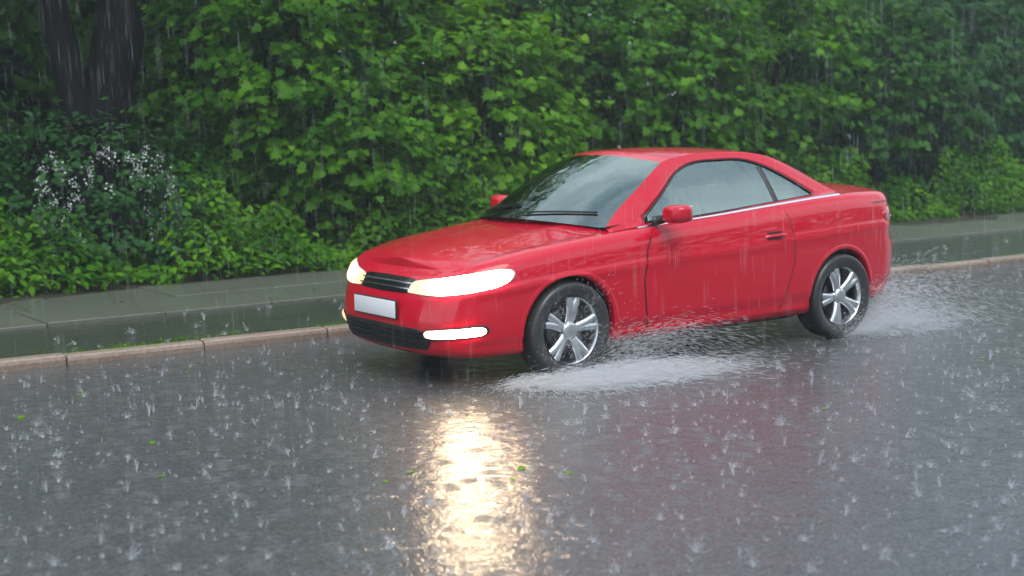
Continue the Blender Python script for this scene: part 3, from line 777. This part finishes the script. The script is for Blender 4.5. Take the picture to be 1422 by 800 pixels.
# front row of bushes: x, y, height, radius, leaf material, leaf shape, leaf size, twigs, label
SHRUBS = [
 (-2.7, 8.0, 2.7, 1.3, 3, 'o', .085, 420, 'dark leafy bush at the left end of the hedge beside the flowering bush'),
 (2.3, 8.4, 4.6, 1.38, 0, 'm', .125, 620, 'tall bush of big maple-like leaves right of the forked tree trunk'),
 (2.75, 7.7, 2.3, 1.10, 0, 'm', .115, 380, 'mid-green bush bulging low over the pavement left of the car bonnet'),
 (4.45, 7.9, 3.1, 1.25, 2, 'm', .120, 520, 'brightest yellow-green bush leaning out just left of the car windscreen'),
 (3.9, 9.4, 5.0, 1.55, 0, 'm', .130, 520, 'tall mid-green bush rising behind the brightest yellow-green bush'),
 (6.5, 9.3, 4.6, 1.45, 1, 'm', .120, 480, 'dark recessed bush directly behind the car windscreen'),
 (8.1, 8.2, 3.5, 1.45, 0, 'm', .125, 560, 'mid-green bush with layered branches above the car roof'),
 (10.4, 8.5, 4.4, 1.65, 0, 'm', .130, 560, 'broad tall bush behind the rear half of the car roof'),
 (12.9, 8.3, 3.2, 1.55, 1, 'm', .130, 500, 'deep green bush directly above the car boot'),
 (15.2, 8.6, 4.3, 1.75, 3, 'm', .140, 500, 'hazy blue-green bush just right of the car tail'),
 (17.9, 8.3, 3.0, 1.65, 1, 'm', .140, 440, 'hazy low bush near the right end of the hedge'),
 (20.6, 8.9, 4.2, 1.9, 3, 'm', .150, 420, 'farthest hazy bush at the right end of the hedge'),
]
for i, (x, y, h, r, lm, shp, ls, nt_, lab) in enumerate(SHRUBS):
    t = tag(empty('bush', (x, y, gz(y))), lab, 'bush', 'bushes of the hedge behind the pavement')
    S = (MAPLE, MAPLE_F) if shp == 'm' else (OVAL, OVAL_F)
    add_crown('crown', t, LEAF[lm], *S, (x, y, gz(y) + h * .53), (r, r * .85, h * .50), nt_, 13, ls, 100 + i, off=(x, y, gz(y)), lump=.34, spread=.5)
    m = MB(); g = np.random.default_rng(500 + i)
    for k in range(6):
        a = g.uniform(0, 6.28); q = g.uniform(.25, .75) * r
        m.tube([(g.normal() * .05, g.normal() * .05, -.05), (math.cos(a) * q * .35, math.sin(a) * q * .35, h * .28), (math.cos(a) * q * .8, math.sin(a) * q * .8, h * .6), (math.cos(a) * q, math.sin(a) * q, h * .85)], [.035, .028, .018, .006], 6)
    m.build('stems', BARK, t)
# bush with white flower clusters
x, y = -.55, 7.65
t = tag(empty('flowering_bush', (x, y, gz(y))), 'bush with drooping clusters of small white flowers below the forked trunk', 'bush')
add_crown('crown', t, LEAF[3], OVAL, OVAL_F, (x, y, .95), (1.15, .8, .95), 430, 12, .085, 90, off=(x, y, gz(y)), lump=.3)
m = MB(); g = np.random.default_rng(77)
for k in range(7):
    a = g.uniform(0, 6.28); q = g.uniform(.3, .8)
    m.tube([(0, 0, -.05), (math.cos(a) * q * .4, math.sin(a) * q * .4, .6), (math.cos(a) * q, math.sin(a) * q, 1.4)], [.025, .018, .006], 6)
m.build('stems', BARK, t)
cl = []
for k in range(150):
    while True:
        dd = unit(g.normal(size=3))
        if dd[1] < .1 and dd[2] > -.35: break
    c = np.array([0, 0, .95 - gz(y)]) + dd * np.array([1.2, .88, 1.0]) * g.uniform(.9, 1.08)
    if abs(c[0] - .02) > .74 or not .3 < c[2] < 1.4: continue
    axis = np.array([g.normal() * .3, -.25, -1.]); ln = g.uniform(.08, .20)
    for q in range(26): cl.append(c + unit(axis) * ln * g.random() + g.normal(size=3) * .028)
cl = np.array(cl); hd = g.normal(size=cl.shape); nr = g.normal(size=cl.shape)
V, F = leaf_arrays(cl, hd, nr, g.uniform(.013, .026, len(cl)), PETAL, PETAL_F, .3, .2)
big_mesh('blossom', V, F, M_BLOSSOM, t)

# trees behind the hedge
TREES = [
 (-2.2, 11.4, 8.6, 2.5, .16, 1, 'tree with dense dark crown at the left edge behind the flowering bush'),
 (2.6, 12.2, 10.2, 2.4, .14, 0, 'slim tree standing behind the tall maple-leaved bush'),
 (5.4, 11.6, 9.6, 2.2, .12, 2, 'lighter green tree above the bright yellow-green bush'),
 (8.6, 12.4, 10.4, 2.6, .15, 1, 'dark green tree behind the gap over the car windscreen'),
 (12.2, 12.0, 7.8, 2.5, .14, 0, 'mid-green tree rising over the rear of the car roof'),
 (15.8, 12.6, 8.2, 2.6, .15, 1, 'deep green tree rising above the car boot'),
 (20.2, 12.2, 8.0, 2.7, .22, 3, 'hazy blue-green tree with dark trunk at the right edge'),
 (24.8, 12.8, 8.4, 2.9, .18, 1, 'farthest hazy tree beyond the right end of the hedge'),
]
for i, (x, y, h, r, tr, lm, lab) in enumerate(TREES):
    z0 = gz(y); t = tag(empty('tree', (x, y, z0)), lab, 'tree', 'trees standing behind the hedge')
    trunk_mesh('trunk', t, (0, 0, -.1), (rng.normal() * .3, rng.normal() * .3, h * .86), tr, 300 + i, 7, r * .8)
    add_crown('crown', t, LEAF[lm], MAPLE, MAPLE_F, (x, y, z0 + h * .56), (r, r * .9, h * .46), 640, 11, .155, 200 + i, off=(x, y, z0), lump=.36, spread=.6, toward=.6)
# the old forked tree on the left
x, y = -.06, 8.9; z0 = gz(y)
t = tag(empty('forked_tree', (x, y, z0)), 'old tree with thick dark trunk forked into two stems behind the flowering bush', 'tree')
m = MB()
m.tube([(0.02, 0, -.15), (.0, 0, .4), (.02, 0, 1.0), (.03, 0, 1.6)], [.42, .34, .30, .30], 16)
m.tube([(-.03, 0, 1.2), (-.10, 0, 1.8), (-.24, .03, 2.5), (-.42, .08, 3.6), (-.62, .1, 5.0), (-.7, .2, 7.0)], [.20, .19, .175, .165, .14, .06], 14)
m.tube([(.10, 0, 1.1), (.20, -.02, 1.7), (.36, -.04, 2.4), (.55, -.05, 3.4), (.78, 0, 5.0), (.9, .1, 7.2)], [.25, .27, .29, .28, .22, .08], 14)
for a, b, c in (((-.5, .1, 4.2), (-1.3, .2, 5.0), (-2.0, .1, 5.4)), ((.7, 0, 4.4), (1.4, -.3, 5.2), (2.1, -.5, 5.6)), ((-.6, .1, 5.0), (-.4, -.6, 5.8), (-.3, -1.0, 6.2)), ((.8, 0, 5.2), (.9, .8, 6.0), (1.0, 1.4, 6.4))):
    m.tube([a, b, c], [.09, .06, .02], 8)
m.build('trunk', BARK, t)
add_crown('crown', t, LEAF[1], MAPLE, MAPLE_F, (x, y, z0 + 5.9), (2.6, 2.2, 1.9), 620, 11, .15, 333, off=(x, y, z0), lump=.36, spread=.6)

# low plants at the foot of the hedge, too many to count
def m_under(seed, n, xr, yr, hfun, size, mat_, name, label, cat):
    g = np.random.default_rng(seed); P = []; 
    xs = g.uniform(*xr, n); ys = yr[0] + (yr[1] - yr[0]) * g.random(n) ** 1.0
    hh = hfun(xs, ys) * g.random(n) ** .6
    ok = vnoise(np.stack([xs * 1.6, ys * 2.2, hh * 2.5], 1), seed) > -.35; xs, ys, hh = xs[ok], ys[ok], hh[ok]; n = len(xs)
    ys2 = ys
    pos = np.stack([xs, ys2 - .12 * hh, .075 + hh], 1)
    head = np.stack([g.normal(size=n), -.7 + g.normal(size=n) * .7, -.25 + g.normal(size=n) * .3], 1)
    nor = np.stack([g.normal(size=n) * .35, -.35 + g.normal(size=n) * .35, np.ones(n)], 1)
    tint = np.clip(.5 + .25 * np.sin(xs * 3.1 + 2 * np.sin(ys * 5)) + .2 * g.normal(size=n), 0, 1)
    V, F = leaf_arrays(pos, head, nor, size * g.uniform(.6, 1.3, n), OVAL, OVAL_F)
    o = big_mesh(name, V, F, mat_, attr=np.repeat(tint, len(OVAL_F))); tag(o, label, cat, kind='stuff'); return o
hf = lambda x, y: (.25 + .75 * np.clip((y - 6.3) / .7, 0, 1)) * (.75 + .35 * np.sin(x * 1.9 + 1.3 * np.sin(x * .7)) + .2 * np.sin(x * 5.3))
m_under(41, 42000, (-9, 30), (6.28, 7.4), hf, .085, LEAF[0], 'undergrowth', 'low bright green leafy ground plants along the back edge of the pavement', 'undergrowth')
# distant woodland closing the view behind the trees
g = np.random.default_rng(55); n = 36000
px = g.uniform(-12, 46, n); py = 15.5 + 5 * g.random(n); pz = .2 + 9.5 * g.random(n) ** .9
px[:5000] = g.uniform(-4, 5, 5000); py[:5000] = g.uniform(15, 17.5, 5000); pz[:5000] = g.uniform(.2, 4.2, 5000)
ex = np.concatenate([g.uniform(-16, -3.8, 6000), g.uniform(24, 75, 9000)]); ey = np.concatenate([g.uniform(8.8, 13, 6000), g.uniform(8.5, 14, 9000)]); ez = np.concatenate([.2 + 6.5 * g.random(6000), .2 + 7 * g.random(9000)])
px, py, pz = np.r_[px, ex], np.r_[py, ey], np.r_[pz, ez]
keepn = vnoise(np.stack([px * .5, py * .5, pz * .6], 1), 9) > -.62 - .5 * (pz < 2.5); px, py, pz = px[keepn], py[keepn], pz[keepn]; n = len(px)
V, F = leaf_arrays(np.stack([px, py, pz], 1), np.stack([g.normal(size=n), g.normal(size=n) - .5, g.normal(size=n) * .5 - .3], 1), np.stack([g.normal(size=n) * .4, g.normal(size=n) * .4 - .5, np.ones(n)], 1), g.uniform(.30, .58, n), MAPLE, MAPLE_F)
tag(big_mesh('woodland', V, F, LEAF[1], attr=np.repeat(np.clip(.4 + .3 * g.normal(size=n), 0, 1), len(MAPLE_F))), 'dark woodland filling the space behind the roadside trees', 'woodland', kind='stuff')

g = np.random.default_rng(56); n = 9000  # unseen trees behind the camera, added to give the car body darker reflections
px = g.uniform(-40, 60, n); py = -15.5 - 5 * g.random(n); pz = .2 + 8.0 * g.random(n) ** .8
kk = vnoise(np.stack([px * .35, py * .4, pz * .5], 1), 12) > -.5 - .6 * (pz < 3); px, py, pz = px[kk], py[kk], pz[kk]; n = len(px)
V, F = leaf_arrays(np.stack([px, py, pz], 1), g.normal(size=(n, 3)) + np.array([0, .5, -.3]), np.stack([g.normal(size=n) * .4, g.normal(size=n) * .4 + .5, np.ones(n)], 1), g.uniform(.5, .9, n), OVAL, OVAL_F)
tag(big_mesh('woodland', V, F, LEAF[1], attr=np.repeat(np.clip(.4 + .3 * g.normal(size=n), 0, 1), len(OVAL_F))), 'unseen woodland added along the near side of the road to darken reflections in the car', 'woodland', kind='stuff')

# moss and short grass in the joint behind the kerb
g = np.random.default_rng(58); n = 9000; xs = g.uniform(-5, 14, n); dd = np.abs(g.normal(0, .12, n)); ok = vnoise(np.stack([xs * 1.1, dd * 4, xs * 0], 1), 5) > -.1 + 1.2 * dd; xs, dd = xs[ok], dd[ok]; n = len(xs)
pos = np.stack([xs, np.array([kerb_y(x) for x in xs]) + .125 + dd, np.full(n, .05)], 1)
V, F = leaf_arrays(pos, np.stack([g.normal(size=n), g.normal(size=n), g.uniform(.2, 1.2, n)], 1), np.stack([g.normal(size=n), g.normal(size=n), np.ones(n)], 1), g.uniform(.015, .045, n), OVAL * np.array([.45, 1.]), OVAL_F)
tag(big_mesh('grass', V, F, LEAF[2], attr=np.repeat(g.uniform(.1, .8, n), len(OVAL_F))), 'short grass and moss growing in the joint behind the kerb', 'grass', kind='stuff')

# bits of leaf and twig washed onto the pavement
g = np.random.default_rng(59); n = 1500; xs = g.uniform(-5, 16, n); f = g.random(n) ** .6; ys = np.array([kerb_y(x) for x in xs]) + .15; ys = ys + (6.35 - ys) * f
ok = vnoise(np.stack([xs * .9, ys * 2, xs * 0], 1), 15) > .0; xs, ys = xs[ok], ys[ok]; n = len(xs); zs = np.where(ys < 4.4, .062, .092)
V, F = leaf_arrays(np.stack([xs, ys, zs], 1), np.stack([g.normal(size=n), g.normal(size=n), np.zeros(n)], 1), np.stack([g.normal(size=n) * .1, g.normal(size=n) * .1, np.ones(n)], 1), g.uniform(.012, .05, n), OVAL, OVAL_F, .1, .05)
M_LITTER = m_leaf('sodden leaf litter', (.035, .022, .010), (.07, .055, .018), (.08, .13, .015), .1, .4)
tag(big_mesh('leaf_litter', V, F, M_LITTER, attr=np.repeat(g.random(n), len(OVAL_F))), 'sodden bits of leaf and twig washed onto the pavement', 'leaf litter', kind='stuff')
# ------------------------------------------------------------------ rain, splashes, spray, floating leaves
def m_water(name, alpha, col=(.86, .9, .95)):
    m, nt, out = mat(name)
    t = N(nt, 'ShaderNodeBsdfTransparent'); d = N(nt, 'ShaderNodeBsdfDiffuse', Color=(*col, 1)); tr = N(nt, 'ShaderNodeBsdfTranslucent', Color=(*col, 1)); g = N(nt, 'ShaderNodeBsdfGlossy', Roughness=.15)
    a = N(nt, 'ShaderNodeMixShader'); a.inputs[0].default_value = .5; nt.links.new(d.outputs[0], a.inputs[1]); nt.links.new(tr.outputs[0], a.inputs[2])
    b = N(nt, 'ShaderNodeMixShader'); b.inputs[0].default_value = .25; nt.links.new(a.outputs[0], b.inputs[1]); nt.links.new(g.outputs[0], b.inputs[2])
    c = N(nt, 'ShaderNodeMixShader'); c.inputs[0].default_value = alpha; nt.links.new(t.outputs[0], c.inputs[1]); nt.links.new(b.outputs[0], c.inputs[2])
    nt.links.new(c.outputs[0], out.inputs['Surface']); return m
W_RAIN = m_water('falling water', .40); W_SPLASH = m_water('splashing water', .55); W_SPRAY = m_water('spray water', .62, (.9, .93, .97))
CAM = np.array([-5.253, -6.593, 1.624])
def filaments(P, R):
    """P (n,k,3) polylines, R (n,k) radii -> three-sided tapered strands"""
    n, k = P.shape[:2]; T = unit(np.gradient(P, axis=1)); ref = np.where(np.abs(T[..., 2:3]) > .9, np.array([1., 0, 0]), np.array([0, 0, 1.])); A = unit(np.cross(T, ref)); B = np.cross(T, A)
    ring = [P + R[..., None] * (A * math.cos(q) + B * math.sin(q)) for q in (0, 2.094, 4.189)]
    V = np.stack(ring, 2)                       # n,k,3,3
    idx = np.arange(n * k * 3).reshape(n, k, 3); F = []
    for c in range(3): F.append(np.stack([idx[:, :-1, c], idx[:, 1:, c], idx[:, 1:, (c + 1) % 3], idx[:, :-1, (c + 1) % 3]], -1).reshape(-1, 4))
    return V.reshape(-1, 3), np.concatenate(F)
def ballistic(p, v, T, k, r, g=9.8, taper=True):
    t = np.linspace(0, 1, k)[None, :] * T[:, None]
    P = p[:, None, :] + v[:, None, :] * t[..., None]; P[..., 2] -= .5 * g * t * t
    P[..., 2] = np.maximum(P[..., 2], .004)
    prof = np.sin(np.linspace(.12, math.pi - .12, k)) if taper else np.ones(k)
    return filaments(P, r[:, None] * prof[None, :])
# rain: slim falling drops
g = np.random.default_rng(5); n = 26000
px = g.uniform(-6, 20, n); py = g.uniform(-5.5, 10, n); pz = g.uniform(.1, 5.2, n); L = g.uniform(.07, .17, n)
dist = np.linalg.norm(np.stack([px, py, pz], 1) - CAM, axis=1); ok = dist > 3.2
px, py, pz, L = px[ok], py[ok], pz[ok], L[ok]; n = len(px)
t = np.linspace(0, 1, 4)
P = np.stack([px[:, None] + .035 * L[:, None] * t, np.repeat(py[:, None], 4, 1), pz[:, None] - L[:, None] * t], -1)
V, F = filaments(P, (g.uniform(.0003, .0007, n))[:, None] * np.array([.25, .8, 1., .3])[None])
tag(big_mesh('rain', V, F, W_RAIN), 'slim falling raindrops filling the air over the road', 'rain', kind='stuff')
# splash crowns
def splash_mesh(seed):
    """one splash: fine strands ending in beads, all springing from one point"""
    g = np.random.default_rng(seed); n = int(g.integers(26, 52)); lean = g.normal(size=2) * .32; wide, tall = ((.45, 1.), (.55, .85), (.28, 1.2), (.5, .7), (.62, .9))[seed % 5]
    a = g.uniform(0, 6.28, n); v = g.uniform(.15, 1.25, n); up = g.uniform(.35, 1.35, n); T = g.uniform(.02, .125, n) * g.random(n) ** .4; k = 7
    p = np.tile(np.array([[0, 0, .003]]), (n, 1)); vel = np.stack([np.cos(a) * v * wide + lean[0], np.sin(a) * v * wide + lean[1], up * tall], 1)
    t = np.linspace(0, 1, k)[None] * T[:, None]; P = p[:, None] + vel[:, None] * t[..., None]; P[..., 2] = np.maximum(P[..., 2] - 4.9 * t * t, .002)
    bead = g.uniform(.9, 2.6, n)[:, None]; prof = np.array([.8, .9, .7, .5, .6, 1., .25])[None].repeat(n, 0); prof[:, 5:6] *= bead
    V, F = filaments(P, g.uniform(.00035, .0008, n)[:, None] * prof)
    F = np.where((F % (k * 3)) < 3, 0, F)          # every strand starts in the same point
    return V, F
VAR = [splash_mesh(900 + i) for i in range(10)]
g = np.random.default_rng(21); S = []
while len(S) < 2100:
    x, y = g.uniform(-5, 16), g.uniform(-5.5, 2.5)
    if y > kerb_y(x) - .06: continue
    if -.8 < x - 0 < 3.6 and .02 < y < 1.75: continue
    d = np.array([x, y, 0]) - CAM
    fwd = d[0] * math.sin(.626) + d[1] * math.cos(.626); lat = d[0] * math.cos(.626) - d[1] * math.sin(.626)
    if fwd < 2.8 or abs(lat) > fwd * .42: continue
    if g.random() > min(1., 8. / fwd): continue
    s = .24 + .72 * g.random() ** 3.
    S.append((x, y, s, s / fwd))
for k in range(70):
    x = g.uniform(-3, 12); y = kerb_y(x) + .2 + 1.4 * g.random(); S.append((x, y, .6 + .6 * g.random(), 0))
S.sort(key=lambda q: -q[3])
proto = None; first = []
for i, (x, y, s, _) in enumerate(S[:290]):
    k = i % 10
    if len(first) <= k:
        V, F = VAR[k]; o = big_mesh('rain_splash', V, F, W_SPLASH); tag(o, 'white splash where a large raindrop has just hit the wet road', 'splash', 'raindrop splashes on the road'); first.append(o)
    else:
        o = first[k].copy(); COL.objects.link(o)
    o.location = (x, y, .001); o.rotation_euler = (0, 0, g.uniform(0, 6.28)); o.scale = (s, s, s * g.uniform(.8, 1.35))
VV = []; FF = []; nb = 0
for i, (x, y, s, _) in enumerate(S[290:]):
    V, F = VAR[i % 10]; a = g.uniform(0, 6.28); ca, sa = math.cos(a), math.sin(a)
    z0 = .001 if y < kerb_y(x) else .054
    W = np.stack([x + s * (V[:, 0] * ca - V[:, 1] * sa), y + s * (V[:, 0] * sa + V[:, 1] * ca), z0 + s * V[:, 2]], 1); VV.append(W); FF.append(F + nb); nb += len(V)
tag(big_mesh('rain_splashes', np.concatenate(VV), np.concatenate(FF), W_SPLASH), 'fine scatter of the smaller splashes dancing all over the road and path', 'splashes', kind='stuff')

# water thrown up by the near-side wheels
def spray(name, seed, parts, label):
    g = np.random.default_rng(seed); Vs = []; Fs = []; nb = 0
    for n, px, py, pz, vx, vy, vz, T, r, k in parts:
        q = max(8, n // 45); ci = g.integers(0, q, n)     # the water leaves in q ragged jets
        cp = np.stack([g.uniform(*px, q), g.uniform(*py, q), g.uniform(*pz, q)], 1); cv = np.stack([g.normal(*vx, q), g.normal(*vy, q), np.abs(g.normal(*vz, q))], 1)
        sdv = np.array([vx[1], vy[1], vz[1]])
        p = cp[ci] + g.normal(size=(n, 3)) * np.array([.05, .02, .01]); p[:, 2] = np.abs(p[:, 2])
        v = cv[ci] + g.normal(size=(n, 3)) * sdv * .45
        t0 = g.uniform(0, 1, n) ** 1.05 * T[1]
        P0 = p + v * t0[:, None]; P0[:, 2] = p[:, 2] + v[:, 2] * t0 - 4.9 * t0 ** 2; v2 = v.copy(); v2[:, 2] -= 9.8 * t0
        ok = P0[:, 2] > .0; P0, v2 = P0[ok], v2[ok]; m_ = len(P0)
        V, F = ballistic(P0, v2, g.uniform(*T[:1] * 2, m_) * g.uniform(.6, 1.4, m_), k, g.uniform(*r, m_)); Vs.append(V); Fs.append(F + nb); nb += len(V)
    return tag(big_mesh(name, np.concatenate(Vs), np.concatenate(Fs), W_SPRAY), label, 'spray')
# (count, x, y, z ranges, velocity mean/sd, (strand time, age), radius, points)
spray('wheel_spray', 61, [
    (26000, (-.5, .4), (-.05, .18), (0, .03), (1.6, 1.5), (-1.5, .75), (.55, .35), (.014, .24), (.0007, .0019), 4),
    (9000, (-.4, .3), (-.25, .12), (0, .03), (2.4, 1.0), (-.75, .35), (.5, .25), (.040, .30), (.0005, .0013), 6),
    (11000, (-.1, .7), (-.35, .10), (0, .02), (2.6, 1.5), (-.7, .5), (.45, .25), (.014, .25), (.0007, .0018), 4),
    (2200, (-.30, .34), (-.05, .2), (.05, .45), (.6, .8), (-.25, .25), (1.2, .7), (.010, .12), (.0006, .0013), 4),
    (5000, (.2, .55), (.0, .2), (.02, .2), (2.6, 1.0), (-.35, .4), (1.1, .5), (.013, .26), (.0006, .0014), 4)],
    'low fan of white water thrown sideways by the front wheel of the car')
spray('wheel_spray', 62, [
    (13000, (2.55, 3.0), (-.02, .2), (0, .05), (1.6, 1.2), (-.7, .45), (.8, .5), (.014, .28), (.0007, .0018), 4),
    (4500, (2.6, 3.0), (-.05, .2), (0, .05), (2.6, 1.0), (-.45, .35), (.75, .4), (.040, .34), (.0005, .0013), 6),
    (8000, (2.8, 3.1), (.0, .25), (.05, .35), (2.6, 1.3), (-.15, .45), (.9, .6), (.014, .34), (.0006, .0015), 4),
    (5000, (2.8, 3.2), (.2, 1.6), (.02, .2), (3.2, 1.4), (-.05, .5), (.7, .5), (.014, .4), (.0006, .0014), 4)],
    'ragged plume of white spray trailing behind the rear wheel of the car')
# small leaves lying on the wet road
g = np.random.default_rng(31)
LV, LF = leaf_arrays(np.zeros((1, 3)), np.array([[1., 0, 0]]), np.array([[0, 0, 1.]]), np.array([1.]), OVAL, OVAL_F, .1, .05)
spots = [(-3.0, -.6), (-2.75, .1), (-2.2, -1.35), (-2.05, -1.3), (-1.75, -1.7), (-1.55, -1.55), (-1.45, -1.75), (.55, -1.6), (2.6, -1.2), (3.4, -2.1), (4.6, -1.0), (5.2, -1.5), (-3.1, 1.2), (-1.8, 1.9), (1.0, -2.6), (1.9, -2.9), (6.4, .2), (-2.6, 1.6)]
l0 = None
for i, (x, y) in enumerate(spots):
    if l0 is None:
        o = l0 = big_mesh('fallen_leaf', LV, LF, LEAF[2], attr=np.full(len(LF), .95)); tag(o, 'small yellow-green leaf lying flat on the wet road', 'leaf', 'fallen leaves on the wet road')
    else: o = l0.copy(); COL.objects.link(o)
    o.location = (x, y, .007); o.rotation_euler = (0, 0, g.uniform(0, 6.28)); q = g.uniform(.04, .075); o.scale = (q, q, q)
# damp air
m, nt, out = mat('rain haze'); pv = N(nt, 'ShaderNodeVolumePrincipled', Color=(.80, .92, 1., 1), Density=.0020, Anisotropy=.2); nt.links.new(pv.outputs[0], out.inputs['Volume'])
hz = MB(); hz.box((15, 5, 5.2), (110, 60, 12.6)); o = hz.build('haze', m, smooth=False); tag(o, 'thin damp rain haze hanging over the road and trees', 'haze', kind='stuff')
# ------------------------------------------------------------------ camera
CAMP = dict(h=1.624, pitch=.121, roll=-.015, f=1863.4, yaw=.626, cx=5.253, cy=6.593)
def add_camera():
    p = CAMP
    cy, sy = math.cos(p['yaw']), math.sin(p['yaw']); cp, sp = math.cos(p['pitch']), math.sin(p['pitch'])
    R = Vector((cy, -sy, 0)); F = Vector((sy*cp, cy*cp, -sp)); U = Vector((sy*sp, cy*sp, cp))
    c, s = math.cos(p['roll']), math.sin(p['roll'])
    r = R * c + U * s; u = U * c - R * s
    cam = bpy.data.cameras.new('camera'); o = bpy.data.objects.new('camera', cam); COL.objects.link(o)
    M = Matrix((r, u, -F)).transposed().to_4x4(); M.translation = Vector((-p['cx'], -p['cy'], p['h']))
    o.matrix_world = M
    cam.sensor_fit = 'HORIZONTAL'; cam.sensor_width = 36; cam.lens = p['f'] * 36 / 1422
    cam.clip_start = .05; cam.clip_end = 2000
    scene.camera = o
    cam.dof.use_dof = True; cam.dof.focus_distance = 8.6; cam.dof.aperture_fstop = 1.8
    return o
cam_obj = add_camera()
# ------------------------------------------------------------------ light
w = bpy.data.worlds.new('World'); scene.world = w; w.use_nodes = True
nt = w.node_tree; bg = nt.nodes['Background']
sky = nt.nodes.new('ShaderNodeTexSky'); sky.sky_type = 'NISHITA'; sky.sun_disc = False
SUN_EL, SUN_ROT = math.radians(58), math.radians(205)
sky.sun_elevation = SUN_EL; sky.sun_rotation = SUN_ROT; sky.air_density = 1.2; sky.dust_density = 1.5; sky.ozone_density = 1.
tc = nt.nodes.new('ShaderNodeTexCoord'); cn = nt.nodes.new('ShaderNodeTexNoise'); cn.inputs['Scale'].default_value = 2.2; cn.inputs['Detail'].default_value = 4.
nt.links.new(tc.outputs['Generated'], cn.inputs['Vector'])
cr = ramp(nt, [(.36, (.30, .38, .46)), (.62, (.94, 1., 1.06))]); nt.links.new(cn.outputs[0], cr.inputs[0])
gain = N(nt, 'ShaderNodeVectorMath', operation='SCALE'); gain.inputs['Scale'].default_value = 8.; nt.links.new(cr.outputs[0], gain.inputs[0])
cm = N(nt, 'ShaderNodeMix', data_type='RGBA'); cm.inputs[0].default_value = .8
nt.links.new(sky.outputs[0], cm.inputs[6]); nt.links.new(gain.outputs[0], cm.inputs[7]); nt.links.new(cm.outputs[2], bg.inputs['Color']); bg.inputs['Strength'].default_value = .15
sd_ = bpy.data.lights.new('sun', 'SUN'); sd_.energy = 1.4; sd_.angle = math.radians(40); sd_.color = (1, .98, .95)
so = bpy.data.objects.new('sun', sd_); COL.objects.link(so)
# direction to the sun as the sky texture has it: rotation measured clockwise from +Y
dv = Vector((math.sin(SUN_ROT) * math.cos(SUN_EL), math.cos(SUN_ROT) * math.cos(SUN_EL), math.sin(SUN_EL)))
so.rotation_euler = dv.to_track_quat('Z', 'Y').to_euler()
so.location = (0, -5, 12)
vs = scene.view_settings; vs.view_transform = 'Standard'; vs.look = 'None'; vs.exposure = .62; vs.gamma = 1
cy_ = scene.cycles
cy_.max_bounces = 6; cy_.transparent_max_bounces = 16; cy_.adaptive_threshold = .02; cy_.volume_bounces = 1
